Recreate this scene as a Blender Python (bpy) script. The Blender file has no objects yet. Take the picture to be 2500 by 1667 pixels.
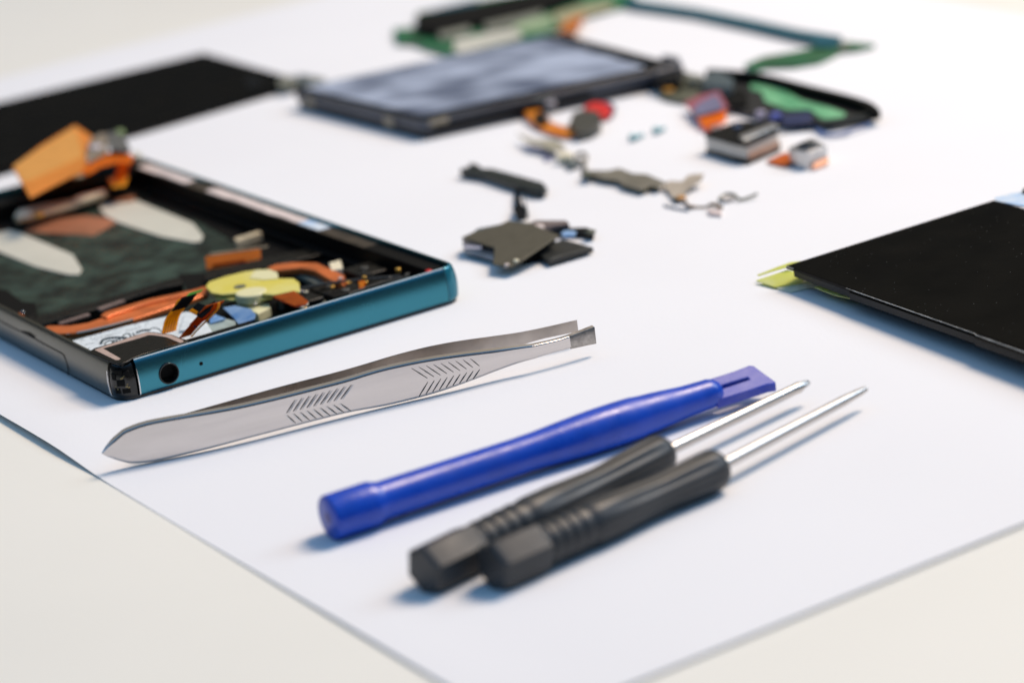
import bpy, bmesh, math, random
import numpy as np
from mathutils import Vector, Matrix
random.seed(4)
MM = 0.001
scene = bpy.context.scene
COL = scene.collection

# ------------------------------------------------------------------ camera model (millimetres)
F_PX, PITCH, ROLL, CAM_H = 6425.0, math.radians(17.926), math.radians(-7.336), 146.76
CX, CY = 1250.0, 833.5
def ray(px, py):
    x, y = px - CX, CY - py
    c, s = math.cos(ROLL), math.sin(ROLL)
    x, y = c*x - s*y, s*x + c*y
    cp, sp = math.cos(PITCH), math.sin(PITCH)
    return Vector((x, F_PX*cp + y*sp, -F_PX*sp + y*cp))
def G(px, py, z=0.0):
    """point on the horizontal plane at height z (mm) seen at a photo pixel"""
    d = ray(px, py); t = (z - CAM_H)/d.z
    return Vector((d.x*t, d.y*t, z))
K = 700/2287
CR = dict(o=(0, 0, 1), d=(0, 0, 2500/2352), c1=(0, 260, K), c2=(0, 600, K), c3=(500, 400, K), c4=(1050, 180, K), c5=(1500, 100, K),
          c6=(900, 0, 1300/2352), c7=(1750, 420, 750/2262), c8=(200, 740, K), c9=(850, 740, K), c10=(700, 1000, K),
          c11=(1200, 1000, K), c12=(1500, 820, K), c13=(0, 80, 900/2352), c15=(650, 180, 750/2352),
          s1=(180, 740, 380/2292), s2=(480, 600, 380/2292), s3=(760, 500, 380/2292), s5=(1600, 160, 460/2352),
          s6=(900, 0, 660/2352), s7=(2200, 700, 300/2352), s8=(0, 740, 300/1809))
def px(c, u, v):
    ox, oy, k = CR[c]; return (ox + u*k, oy + v*k)
def at(c, u, v, z=0.0):
    return G(*px(c, u, v), z)

# ------------------------------------------------------------------ materials
MATS = {}
def mat(name, col, rough=0.5, metal=0.0, var=0.0, vscale=0.4, bump=0.0, bscale=2.0, spec=0.5, col2=None, trans=0.0, coat=0.0, rvar=0.0, aniso=0.0, tl=0.0):
    if name in MATS: return MATS[name]
    m = bpy.data.materials.new(name); m.use_nodes = True
    nt = m.node_tree; b = nt.nodes['Principled BSDF']
    b.inputs['Base Color'].default_value = (*col, 1)
    b.inputs['Roughness'].default_value = rough
    b.inputs['Metallic'].default_value = metal
    b.inputs['Specular IOR Level'].default_value = spec
    b.inputs['Transmission Weight'].default_value = trans
    b.inputs['Coat Weight'].default_value = coat
    b.inputs['Anisotropic'].default_value = aniso
    tc = nt.nodes.new('ShaderNodeTexCoord')
    if var > 0 or col2 is not None:
        n = nt.nodes.new('ShaderNodeTexNoise'); n.inputs['Scale'].default_value = vscale*1000; n.inputs['Detail'].default_value = 5
        nt.links.new(tc.outputs['Object'], n.inputs['Vector'])
        r = nt.nodes.new('ShaderNodeValToRGB')
        c2 = col2 if col2 is not None else tuple(max(0, c*(1-var)) for c in col)
        r.color_ramp.elements[0].position = 0.38; r.color_ramp.elements[1].position = 0.66
        r.color_ramp.elements[0].color = (*col, 1); r.color_ramp.elements[1].color = (*c2, 1)
        nt.links.new(n.outputs['Fac'], r.inputs['Fac']); nt.links.new(r.outputs['Color'], b.inputs['Base Color'])
    if rvar > 0:
        n3 = nt.nodes.new('ShaderNodeTexNoise'); n3.inputs['Scale'].default_value = vscale*1300; n3.inputs['Detail'].default_value = 6
        nt.links.new(tc.outputs['Object'], n3.inputs['Vector'])
        mr = nt.nodes.new('ShaderNodeMapRange'); mr.inputs['From Min'].default_value = .3; mr.inputs['From Max'].default_value = .7
        mr.inputs['To Min'].default_value = max(0.02, rough-rvar); mr.inputs['To Max'].default_value = min(1, rough+rvar)
        nt.links.new(n3.outputs['Fac'], mr.inputs['Value']); nt.links.new(mr.outputs['Result'], b.inputs['Roughness'])
    if bump > 0:
        n2 = nt.nodes.new('ShaderNodeTexNoise'); n2.inputs['Scale'].default_value = bscale*1000; n2.inputs['Detail'].default_value = 4
        nt.links.new(tc.outputs['Object'], n2.inputs['Vector'])
        bp = nt.nodes.new('ShaderNodeBump'); bp.inputs['Strength'].default_value = bump; bp.inputs['Distance'].default_value = 0.0001
        nt.links.new(n2.outputs['Fac'], bp.inputs['Height']); nt.links.new(bp.outputs['Normal'], b.inputs['Normal'])
    if tl > 0:
        out = nt.nodes['Material Output']; tr = nt.nodes.new('ShaderNodeBsdfTranslucent'); mx = nt.nodes.new('ShaderNodeMixShader'); mx.inputs[0].default_value = tl
        tr.inputs['Color'].default_value = (*[min(1, c*1.15) for c in col], 1)
        nt.links.new(b.outputs[0], mx.inputs[1]); nt.links.new(tr.outputs[0], mx.inputs[2]); nt.links.new(mx.outputs[0], out.inputs['Surface'])
    MATS[name] = m
    return m

M_table = mat('cream_laminate', (.83, .81, .735), .5, var=.05, vscale=.008, bump=.15, bscale=.6, spec=.3)
M_paper = mat('white_paper', (.80, .80, .81), .75, var=.03, vscale=.01, bump=.25, bscale=1.2, spec=.15)
M_teal = mat('teal_anodised_metal', (.058, .25, .325), .27, 1.0, var=.12, vscale=.02, rvar=.04, bump=.05, bscale=9)
M_cap = mat('teal_plastic', (.015, .17, .24), .22, .35, bump=.03)
M_side = mat('graphite_metal', (.17, .17, .15), .33, 1.0, var=.12, vscale=.02, rvar=.04, bump=.05, bscale=9)
M_cut = mat('bright_cut_metal', (.80, .80, .80), .25, 1.0)
M_blk = mat('black_plastic', (.004, .004, .0036), .32, bump=.2, bscale=1.5, rvar=.12, spec=.25)
M_blkgloss = mat('black_gloss', (.008, .008, .008), .12, rvar=.05)
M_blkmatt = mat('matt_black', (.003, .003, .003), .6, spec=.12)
M_floor = mat('mottled_green_graphite', (.003, .008, .006), .5, .0, col2=(.034, .062, .046), vscale=.19, bump=.5, bscale=.3, rvar=.2, spec=.3)
M_adh = mat('cream_adhesive_film', (.62, .60, .50), .5, var=.08, vscale=.1)
M_copper = mat('copper_foil', (.55, .24, .13), .45, .5, var=.3, vscale=.1)
M_heat = mat('orange_heat_pipe', (.80, .20, .05), .3, .3, var=.3, vscale=.2, bump=.2, bscale=.6)
M_kapton = mat('amber_polyimide', (1.0, .52, .04), .3, .0, var=.15, vscale=.5, coat=.2, tl=.75)
M_kapdark = mat('dark_polyimide', (.62, .14, .01), .3, .0, var=.3, vscale=.5, coat=.2, tl=.5)
M_orange = mat('orange_flex', (.90, .36, .06), .42, var=.12, vscale=.1, tl=.3)
M_orange2 = mat('hot_orange_flex', (1.0, .33, .02), .35, var=.15, vscale=.2, coat=.2, tl=.6)
M_gold = mat('gold_contact', (.95, .55, .12), .3, .8)
M_cream = mat('cream_plastic', (.86, .78, .56), .45)
M_yellow = mat('yellow_disc_plastic', (.72, .62, .10), .42, col2=(.75, .68, .22), vscale=.15, coat=.2)
M_pale = mat('pale_translucent_plastic', (.76, .72, .42), .4)
M_white = mat('white_label', (.74, .80, .82), .5, var=.16, vscale=.5)
M_ink = mat('dark_ink', (.03, .05, .06), .6)
M_bluefoil = mat('blue_film', (.12, .30, .62), .3, col2=(.32, .5, .75), vscale=.3, coat=.3)
M_bluewhite = mat('pale_blue_flex', (.40, .58, .82), .45, col2=(.75, .8, .82), vscale=.25)
M_pink = mat('pinkish_gasket', (.48, .35, .29), .6, var=.15)
M_pad = mat('pale_pink_pad', (.80, .68, .63), .5, var=.2, vscale=.3)
M_greydk = mat('dark_grey_metal', (.14, .14, .13), .45, .5, var=.4, vscale=.3)
M_tan = mat('tan_metal', (.72, .61, .42), .45, .4, var=.2)
M_red = mat('red_plastic', (.6, .01, .01), .35)
M_green = mat('green_board', (.01, .16, .065), .4, col2=(.03, .10, .04), vscale=.12)
M_greenlt = mat('light_green_film', (.20, .50, .26), .4, col2=(.07, .3, .14), vscale=.12)
M_tealb = mat('teal_board', (.006, .10, .14), .4, var=.3)
M_shield = mat('dull_shield_metal', (.26, .27, .22), .5, .3, var=.35, vscale=.12)
M_beige = mat('beige_tape', (.55, .54, .46), .6, var=.1)
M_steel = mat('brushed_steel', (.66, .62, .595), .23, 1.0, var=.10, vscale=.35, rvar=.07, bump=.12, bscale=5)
M_steelin_ = None
def stretch(m, ang, k):
    nt = m.node_tree; tc = [n for n in nt.nodes if n.type == 'TEX_COORD'][0]
    r = nt.nodes.new('ShaderNodeMapping'); r.inputs['Rotation'].default_value = (0, 0, ang); s_ = nt.nodes.new('ShaderNodeMapping'); s_.inputs['Scale'].default_value = (k, 1, 1)
    nt.links.new(tc.outputs['Object'], r.inputs['Vector']); nt.links.new(r.outputs['Vector'], s_.inputs['Vector'])
    for n in nt.nodes:
        if n.type == 'TEX_NOISE': nt.links.new(s_.outputs['Vector'], n.inputs['Vector'])
stretch(M_steel, math.radians(-22), .06)
M_steelin = mat('shaded_inner_steel', (.50, .45, .41), .36, 1.0, var=.30, vscale=.12, rvar=.1, bump=.25, bscale=1.2)  # same tweezers steel, its dim warm reflections put into a browner base
M_groove = mat('groove_shade', (.15, .14, .13), .4, .8)
M_tipst = mat('ground_steel', (.46, .43, .40), .36, 1.0, var=.35, vscale=.9, bump=.4, bscale=2)
M_blue = mat('blue_nylon', (.003, .062, .52), .33, var=.12, vscale=.25, bump=.3, bscale=.9, spec=.55, rvar=.09)
M_bluetip = mat('blue_nylon_worn', (.012, .04, .40), .45, col2=(.06, .08, .42), vscale=.35, bump=.3, bscale=1)
M_hand = mat('black_handle_plastic', (.028, .032, .036), .46, var=.3, vscale=.1, bump=.25, bscale=1.5, rvar=.08)
M_shaft = mat('nickel_shaft', (.56, .53, .50), .30, 1.0, rvar=.04)
M_lcd = mat('black_panel_glass', (.0016, .0015, .0013), .24, col2=(.003, .0028, .0024), vscale=.1, spec=.04, rvar=.06)
M_lcdedge = mat('panel_edge', (.005, .005, .0045), .45, spec=.2)
M_edgehi = mat('painted_edge_highlight', (.62, .62, .59), .4, .4, var=.6, vscale=.4)  # pale colour standing for the highlight on the panel edge
M_tapey = mat('yellow_green_tape', (.76, .78, .20), .35, col2=(.80, .82, .40), vscale=.2, tl=.35)
M_film = mat('clear_film', (.82, .85, .76), .3, tl=.5)
M_olive = mat('olive_steel_plate', (.125, .115, .085), .5, .55, var=.12, vscale=.4, bump=.5, bscale=3)
M_silver = mat('silver_metal', (.62, .62, .62), .32, .8, var=.15)
M_violet = mat('violet_grey_film', (.20, .19, .30), .35, var=.2)
M_maroon = mat('maroon_film', (.36, .10, .13), .4)
M_slate = mat('slate_chip', (.08, .11, .12), .4, var=.3)
M_oliveb = mat('olive_board', (.075, .08, .05), .5, col2=(.13, .13, .09), vscale=.25)
M_greyb = mat('grey_bracket', (.27, .25, .20), .45, .45, var=.25, vscale=.3)
M_sand = mat('sand_bracket', (.60, .52, .42), .45, .35, var=.25, vscale=.3)
M_p2 = mat('dark_slate_frame', (.075, .085, .11), .4, .2, var=.3, vscale=.1)
M_pwhite = mat('off_white_plastic', (.72, .66, .58), .5, var=.1)
M_navy = mat('navy_plastic', (.02, .03, .09), .4)
M_tealscrew = mat('teal_screw', (.06, .22, .27), .35, .6)

# ------------------------------------------------------------------ mesh collector
class MB:
    def __init__(s): s.v = []; s.f = []
    def add(s, vs, fs):
        o = len(s.v); s.v += [Vector(v) for v in vs]; s.f += [[i+o for i in f] for f in fs]; return s
    def prism3(s, top, th):
        """solid from a top outline (3D points), thickness downward"""
        n = len(top); top = [Vector(p) for p in top]
        a = sum((top[i].x*top[(i+1) % n].y - top[(i+1) % n].x*top[i].y) for i in range(n))
        if a < 0: top = top[::-1]
        bot = [p - Vector((0, 0, th)) for p in top]
        fs = [list(range(n)), list(range(2*n-1, n-1, -1))]
        fs += [[n+i, n+(i+1) % n, (i+1) % n, i] for i in range(n)]
        return s.add(top + bot, fs)
    def poly(s, c, pts, z1, z0):
        return s.prism3([at(c, u, v, z1) for u, v in pts], z1 - z0)
    def polyp(s, c, pts, zm, z1, z0):
        return s.prism3([Vector((*at(c, u, v, zm)[:2], z1)) for u, v in pts], z1 - z0)
    def poly3(s, c, pts, th):
        return s.prism3([at(c, u, v, z) for u, v, z in pts], th)
    def box(s, c, sx, sy, sz, U=None):
        U = Vector(U).normalized() if U is not None else Vector((1, 0, 0)); V = Vector((-U.y, U.x, 0)); c = Vector(c)
        P = [c + U*(a*sx/2) + V*(b*sy/2) + Vector((0, 0, sz/2)) for a, b in ((-1, -1), (1, -1), (1, 1), (-1, 1))]
        return s.prism3(P, sz)
    def tube(s, pts, r, n=8, closed=False):
        pts = [Vector(p) for p in pts]; m = len(pts); vs = []; fs = []
        rr = r if isinstance(r, (list, tuple)) else [r]*m
        for i, p in enumerate(pts):
            d = (pts[min(i+1, m-1)] - pts[max(i-1, 0)]).normalized()
            up = Vector((0, 0, 1)) if abs(d.z) < .9 else Vector((1, 0, 0))
            a = d.cross(up).normalized(); b = a.cross(d)
            vs += [p + a*(rr[i]*math.cos(2*math.pi*k/n)) + b*(rr[i]*math.sin(2*math.pi*k/n)) for k in range(n)]
        for i in range(m-1):
            fs += [[i*n+k, (i+1)*n+k, (i+1)*n+(k+1) % n, i*n+(k+1) % n] for k in range(n)]
        fs += [list(range(n)), list(range(m*n-1, (m-1)*n-1, -1))]
        return s.add(vs, fs)
    def lathe(s, p0, ax, prof, n=40, shape=None):
        """prof: (t, r); shape(theta, t, r) -> radius"""
        ax = Vector(ax).normalized(); a = ax.cross(Vector((0, 0, 1))).normalized(); b = a.cross(ax); p0 = Vector(p0)
        vs = []; fs = []; m = len(prof)
        for t, r in prof:
            for k in range(n):
                th = 2*math.pi*k/n; q = shape(th, t, r) if shape else r
                vs.append(p0 + ax*t + a*(q*math.cos(th)) + b*(q*math.sin(th)))
        for i in range(m-1):
            fs += [[i*n+k, i*n+(k+1) % n, (i+1)*n+(k+1) % n, (i+1)*n+k] for k in range(n)]
        fs += [list(range(n))[::-1], list(range((m-1)*n, m*n))]
        return s.add(vs, fs)
    def disc(s, c, r, z0, z1, n=24, ry=None, U=None):
        c = Vector(c); ry = ry or r; U = Vector(U).normalized() if U is not None else Vector((1, 0, 0)); V = Vector((-U.y, U.x, 0))
        return s.prism3([Vector((c.x, c.y, z1)) + U*(r*math.cos(2*math.pi*k/n)) + V*(ry*math.sin(2*math.pi*k/n)) for k in range(n)], z1-z0)
    def ribbon(s, pts, w, th, side=None):
        """flat strip along 3D pts; side = width direction vectors (one or per point)"""
        pts = [Vector(p) for p in pts]; m = len(pts); vs = []; fs = []
        for i, p in enumerate(pts):
            d = (pts[min(i+1, m-1)] - pts[max(i-1, 0)]).normalized()
            sd = Vector(side[i] if isinstance(side, list) else side).normalized() if side is not None else d.cross(Vector((0, 0, 1))).normalized()
            nn = sd.cross(d).normalized(); ww = w[i] if isinstance(w, (list, tuple)) else w
            vs += [p - sd*ww/2 - nn*th/2, p + sd*ww/2 - nn*th/2, p + sd*ww/2 + nn*th/2, p - sd*ww/2 + nn*th/2]
        for i in range(m-1):
            fs += [[i*4+k, i*4+(k+1) % 4, (i+1)*4+(k+1) % 4, (i+1)*4+k] for k in range(4)]
        fs += [[3, 2, 1, 0], [m*4-4, m*4-3, m*4-2, m*4-1]]
        return s.add(vs, fs)
    def sweep(s, pts, nors, prof):
        """closed profile (n,z) swept along horizontal pts with outward normals"""
        m, q = len(pts), len(prof); vs = []
        for p, nn in zip(pts, nors):
            pr = prof(p) if callable(prof) else prof
            vs += [Vector((p.x + nn.x*a, p.y + nn.y*a, z)) for a, z in pr]
        fs = [[i*q+k, (i+1)*q+k, (i+1)*q+(k+1) % q, i*q+(k+1) % q] for i in range(m-1) for k in range(q)]
        fs += [list(range(q))[::-1], list(range((m-1)*q, m*q))]
        return s.add(vs, fs)
    def build(s, name, m, parent=None, bevel=0.0, smooth=True, seg=2, ang=38):
        org = Vector(parent['_o']) if parent is not None else Vector((0, 0, 0))
        me = bpy.data.meshes.new(name)
        me.from_pydata([(v - org)*MM for v in s.v], [], s.f)
        bm = bmesh.new(); bm.from_mesh(me); bmesh.ops.recalc_face_normals(bm, faces=bm.faces)
        if smooth:
            for f in bm.faces: f.smooth = True
            for e in bm.edges:
                e.smooth = len(e.link_faces) == 2 and e.calc_face_angle(0) < math.radians(ang)
        bm.to_mesh(me); bm.free()
        me.materials.append(m)
        o = bpy.data.objects.new(name, me); COL.objects.link(o)
        if bevel > 0:
            bv = o.modifiers.new('bevel', 'BEVEL'); bv.width = bevel*MM; bv.segments = seg; bv.limit_method = 'ANGLE'; bv.angle_limit = math.radians(40)
            bv.harden_normals = False
        if parent is not None:
            o.parent = parent
            o['_o'] = tuple(org)
        return o
def thing(name, label, cat, p, group=None):
    o = bpy.data.objects.new(name, None); COL.objects.link(o); o.empty_display_size = .005
    o.location = Vector(p)*MM; o['_o'] = tuple(p); o['label'] = label; o['category'] = cat
    if group: o['group'] = group
    return o
def single(mb, name, m, label, cat, p, group=None, **kw):
    """a thing that is one mesh, its origin at its base"""
    e = {'_o': tuple(p)}
    class D(dict): pass
    o = mb.build(name, m, None, **kw)
    for v in o.data.vertices: v.co -= Vector(p)*MM
    o.location = Vector(p)*MM
    o['label'] = label; o['category'] = cat
    if group: o['group'] = group
    return o
def bezier(pts, n=8):
    """Catmull-Rom through points"""
    P = [Vector(p) for p in pts]; out = []
    for i in range(len(P)-1):
        p0, p1, p2, p3 = P[max(i-1, 0)], P[i], P[i+1], P[min(i+2, len(P)-1)]
        for k in range(n):
            t = k/n
            out.append(.5*((2*p1) + (p2-p0)*t + (2*p0-5*p1+4*p2-p3)*t*t + (-p0+3*p1-3*p2+p3)*t**3))
    out.append(P[-1]); return out

# ------------------------------------------------------------------ table and paper
tb = MB().prism3([(-900, -200, 0), (1100, -200, 0), (1100, 1500, 0), (-900, 1500, 0)], 25)
t = tb.build('tabletop', M_table); t['kind'] = 'structure'
def isect(a, b, c, d):
    a, b, c, d = [Vector(v[:2]) for v in (a, b, c, d)]
    r, s = b-a, d-c; t_ = ((c-a).x*s.y - (c-a).y*s.x)/(r.x*s.y - r.y*s.x); p = a + r*t_
    return Vector((p.x, p.y, 0))
L1 = (at('d', 230, 1100), at('d', 1010, 1568)); L2 = (at('d', 2352, 1209), at('d', 1531, 1544))
L3 = (at('d', 0, 182), at('d', 710, 0)); L4 = (at('d', 2134, 0), at('d', 2352, 38))
N0, N1, N2, N3 = isect(*L1, *L2), isect(*L2, *L4), isect(*L4, *L3), isect(*L3, *L1)
curl0 = at('o', 250, 1180)
U1 = (L1[0]-L1[1]).normalized(); s0 = (curl0-N0).dot(U1); sTot = (N3-N0).length
NX, NY = 60, 90
vs, fs = [], []
def lift(s_, w):
    # the left edge of the sheet rises a little from the table beyond the tweezers end
    e = max(0, min(1, (s_-s0+2)/26)); e = e*e*(3-2*e); e2 = max(0, min(1, (s_-s0-30)/60)); e2 = e2*e2*(3-2*e2)
    return (.95*e*(1-.6*e2))*math.exp(-(w/13.0)**2)
grid = []
for j in range(NY+1):
    fj = (j/NY)**1.7; fj = fj if fj < .999 else 1
    for i in range(NX+1):
        fi = (i/NX)**2.2
        a = N0.lerp(N3, fj); b = N1.lerp(N2, fj); p = a.lerp(b, fi)
        w = (p-a).length; s_ = (a-N0).length
        z = .16 + lift(s_, w) + .05*math.sin(s_*.05)*math.exp(-w/30) + .38*math.exp(-(s_/9)**2) + .25*math.exp(-(w/9)**2)*max(0, min(1, (s0-22-s_)/60))
        grid.append(Vector((p.x, p.y, z)))
W_ = NX+1; n = len(grid)
vs = grid + [g - Vector((0, 0, .12)) for g in grid]
for j in range(NY):
    for i in range(NX):
        q = [j*W_+i, j*W_+i+1, (j+1)*W_+i+1, (j+1)*W_+i]
        fs.append(q); fs.append([k+n for k in q[::-1]])
loop = [i for i in range(W_)] + [j*W_+NX for j in range(1, NY+1)] + [NY*W_+i for i in range(NX-1, -1, -1)] + [j*W_ for j in range(NY-1, 0, -1)]
for k in range(len(loop)):
    a, b = loop[k], loop[(k+1) % len(loop)]; fs.append([a, a+n, b+n, b])
pm = MB().add(vs, fs)
single(pm, 'paper_sheet', M_paper, 'large white sheet of paper spread on the cream table under all the parts', 'paper', (N0.lerp(N2, .5).x, N0.lerp(N2, .5).y, 0))
ZP = .17   # top of the paper

# ------------------------------------------------------------------ opened phone with teal frame
TOPZ = 7.5
pA, pB = at('d', 262, 838, TOPZ), at('d', 1050, 606, TOPZ)
U = (pB-pA); U.z = 0; W_PH = U.length; U.normalize(); V = Vector((-U.y, U.x, 0)); L_PH = 148.5
pA = pA - U*.5 - V*.8; W_PH += 1.1
def F(u, v, z=0.0): p = pA + U*u + V*v; return Vector((p.x, p.y, z))
def uv(p): q = Vector(p) - pA; return (q.dot(U), q.dot(V))
print('phone width', W_PH, 'D', uv(at('d', 303, 358, TOPZ)))
phone = thing('opened_phone', 'opened phone shell with teal metal edge, headphone jack and bare copper and orange insides', 'phone', (*F(W_PH/2, L_PH/2)[:2], ZP))
R = 3.6
prof = [(-1.35, 1.0), (-.95, .55), (-.62, .62)]
for z_ in (1.1, 1.7, 2.4, 3.1, 3.8, 4.5, 5.2, 5.8, 6.3, 6.7): prof.append((-.55*((z_-3.3)/3.6)**2, z_))
prof += [(-.62, 7.05), (-.78, 7.33), (-1.0, 7.48), (-1.2, 7.5), (-1.3, 7.42), (-1.35, 7.2)]
prof = [(a, z+.0) for a, z in prof]
def straight(p, q, nn, k=24): return [p.lerp(q, i/k) for i in range(k+1)], [nn]*(k+1)
def arc(cu, cv, a0, a1, r=R, k=12):
    P, Nn = [], []
    for i in range(k+1):
        a = math.radians(a0 + (a1-a0)*i/k); Nn.append(U*math.cos(a) + V*math.sin(a)); P.append(F(cu, cv) + Nn[-1]*r)
    return P, Nn
front = MB(); U0, U1_ = 4.3, W_PH-R-.2
front.sweep(*straight(F(U0, 0), F(U1_, 0), -V), prof)
fo = front.build('front_edge', M_teal, phone)
# headphone jack and microphone openings cut through the front edge
def cut(o, c, r):
    cb = MB().tube([c + V*4, c - V*3], r, 40); k = cb.build('tmp', M_blk)
    for vv in k.data.vertices: vv.co -= Vector(phone['_o'])*MM
    k.location = phone.location
    md = o.modifiers.new('b', 'BOOLEAN'); md.object = k; md.operation = 'DIFFERENCE'; md.solver = 'EXACT'
    bpy.context.view_layer.update()
    ev = o.evaluated_get(bpy.context.evaluated_depsgraph_get()); me = bpy.data.meshes.new_from_object(ev)
    o.modifiers.remove(md); bpy.data.objects.remove(k)
    bm = bmesh.new(); bm.from_mesh(me); bmesh.ops.triangulate(bm, faces=[f for f in bm.faces if len(f.verts) > 4])
    for e in bm.edges: e.smooth = len(e.link_faces) == 2 and e.calc_face_angle(0) < math.radians(38)
    bm.to_mesh(me); bm.free(); o.data = me
def wallpt(pxy, P0, nn):
    d = ray(*pxy); o = Vector((0, 0, CAM_H)); t_ = (P0-o).dot(nn)/d.dot(nn); return o + d*t_
jack = wallpt(px('s1', 1402, 1033), F(0, 0), V); mic = wallpt(px('s1', 1876, 890), F(0, 0), V)
cut(fo, jack, 2.0)
# darker graphite left side, right side, far side
sd = MB(); sd.sweep(*straight(F(0, L_PH-R), F(0, 3.9), -U), prof); so = sd.build('side_edge', M_side, phone)
MB().sweep(*straight(F(W_PH, R), F(W_PH, L_PH-R), U), prof).build('side_edge', M_teal, phone)
MB().sweep(*straight(F(W_PH-R, L_PH), F(R, L_PH), V), prof).build('far_edge', M_teal, phone)
MB().sweep(*arc(W_PH-R, R, -91, -1), prof).build('corner_cap', M_cap, phone)
MB().sweep(*arc(W_PH-R, L_PH-R, 1, 89), prof).build('corner_cap', M_cap, phone)
MB().sweep(*arc(R, L_PH-R, 91, 179), prof).build('corner_cap', M_cap, phone)
# torn off corner: black core with chips and flakes
ce = MB(); core = [(a-.22, .45 + (z-.62)*.97) for a, z in prof]
ce.sweep(*arc(R, R, 176, 274), core); co = ce.build('bare_corner', M_blkgloss, phone, smooth=True)
ck = MB()
for a_, z_, w_, h_ in ((226, 3.7, 1.6, 1.3), (204, 4.9, 1.0, 1.4), (240, 2.2, 1.5, 1.0), (212, 2.3, 1.2, 1.2), (248, 5.3, 1.1, 1.2), (222, 5.9, 1.6, .8)):
    nn = U*math.cos(math.radians(a_)) + V*math.sin(math.radians(a_)); c = F(R, R) + nn*(R-.55); tt = Vector((-nn.y, nn.x, 0))
    ck.box((c.x, c.y, z_), w_, .7, h_, tt)
ck.build('corner_block', M_blkmatt, phone, bevel=.18)
fk = MB()
for a_, z_, s_ in ((231, 4.6, .32), (236, 4.8, .28), (240, 5.0, .22), (214, 2.6, .25), (243, 3.0, .3), (249, 2.8, .3), (246, 3.4, .22), (208, 3.1, .22)):
    nn = U*math.cos(math.radians(a_)) + V*math.sin(math.radians(a_)); c = F(R, R) + nn*(R-.32); tt = Vector((-nn.y, nn.x, 0))
    fk.box((c.x, c.y, z_), s_*1.5, .42, s_*.7, tt)
fk.build('metal_flakes', mat('brass_flakes', (.42, .30, .12), .45, .4, var=.6, vscale=2), phone, bevel=.08)
# bright cut faces
prf2 = [(a+.10, z) for a, z in prof[1:11]] + [(a-.10, z-.02) for a, z in prof[1:11]][::-1]
for (p0, p1, nn) in ((F(U0-.12, 0), F(U0+.05, 0), -V), (F(0, 4.0), F(0, 3.78), -U)):
    MB().sweep([p0, p1], [nn, nn], prf2).build('cut_edge', M_cut, phone)
# highlight along the front rim, drawn as a thin pale tube
MB().tube([F(U0, .84, 7.40), F(U1_, .84, 7.40)], .12, 6).build('rim_highlight', mat('painted_rim_highlight', (.75, .79, .79), .35, .3), phone)
# jack ring and socket
jr = MB(); ring = []
for rr, dd in ((2.0, -.10), (1.95, -.22), (1.78, -.22), (1.66, -.05), (1.66, 3.5), (2.0, 3.5)): ring.append((dd, rr))
jr.lathe(jack, V, ring + [ring[0]], 48); jr.f = jr.f[:-2]; jo = jr.build('headphone_jack', M_blkgloss, phone)
js = MB().tube([jack + V*3.0, jack + V*3.4], 1.65, 32); js.build('jack_bore', M_blkmatt, jo)
MB().tube([mic - V*.05, mic + V*.6], .36, 24).build('microphone_hole', M_blkmatt, phone)
# back plate
bp_ = MB(); pl = []
for cu, cv, a0 in ((R, R, 180), (W_PH-R, R, 270), (W_PH-R, L_PH-R, 0), (R, L_PH-R, 90)):
    for i in range(7):
        a = math.radians(a0 + 15*i); q = F(cu, cv) + (U*math.cos(a) + V*math.sin(a))*(R-.55); pl.append(Vector((q.x, q.y, .98)))
bp_.prism3(pl, .98-ZP); bp_.build('back_plate', M_blkgloss, phone, bevel=.15)
# inner tray
def ibox(u0, v0, u1, v1, z0, z1, mb=None):
    mb = mb or MB(); return mb.prism3([F(u0, v0, z1), F(u1, v0, z1), F(u1, v1, z1), F(u0, v1, z1)], z1-z0)
ibox(1.4, 30, W_PH-1.4, L_PH-9, .99, 1.5).build('battery_bay', M_floor, phone)
ibox(1.42, 1.4, W_PH-1.42, 29.9, .99, 2.0).build('lower_tray', M_blk, phone)
iw = MB()
ibox(1.4, 5, 2.7, L_PH-9, 2.05, 6.3, iw); ibox(W_PH-4.9, 5, W_PH-1.4, L_PH-2, 1.55, 6.55, iw); ibox(W_PH-6.5, 30, W_PH-4.92, L_PH-9, 1.55, 3.2, iw); ibox(2.8, L_PH-16, W_PH-6.6, L_PH-9, 1.52, 2.2, iw)
ibox(2.8, L_PH-8.9, W_PH-2.5, L_PH-1.45, 1.0, 5.8, iw)
iw.build('inner_wall', M_blkmatt, phone, bevel=.15)
rl = ibox(W_PH-4.92, 30, W_PH-1.42, L_PH-3, 6.56, 6.6); rl.build('wall_trim', mat('brown_trim', (.06, .045, .03), .45, var=.5, vscale=.3), phone)

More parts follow.
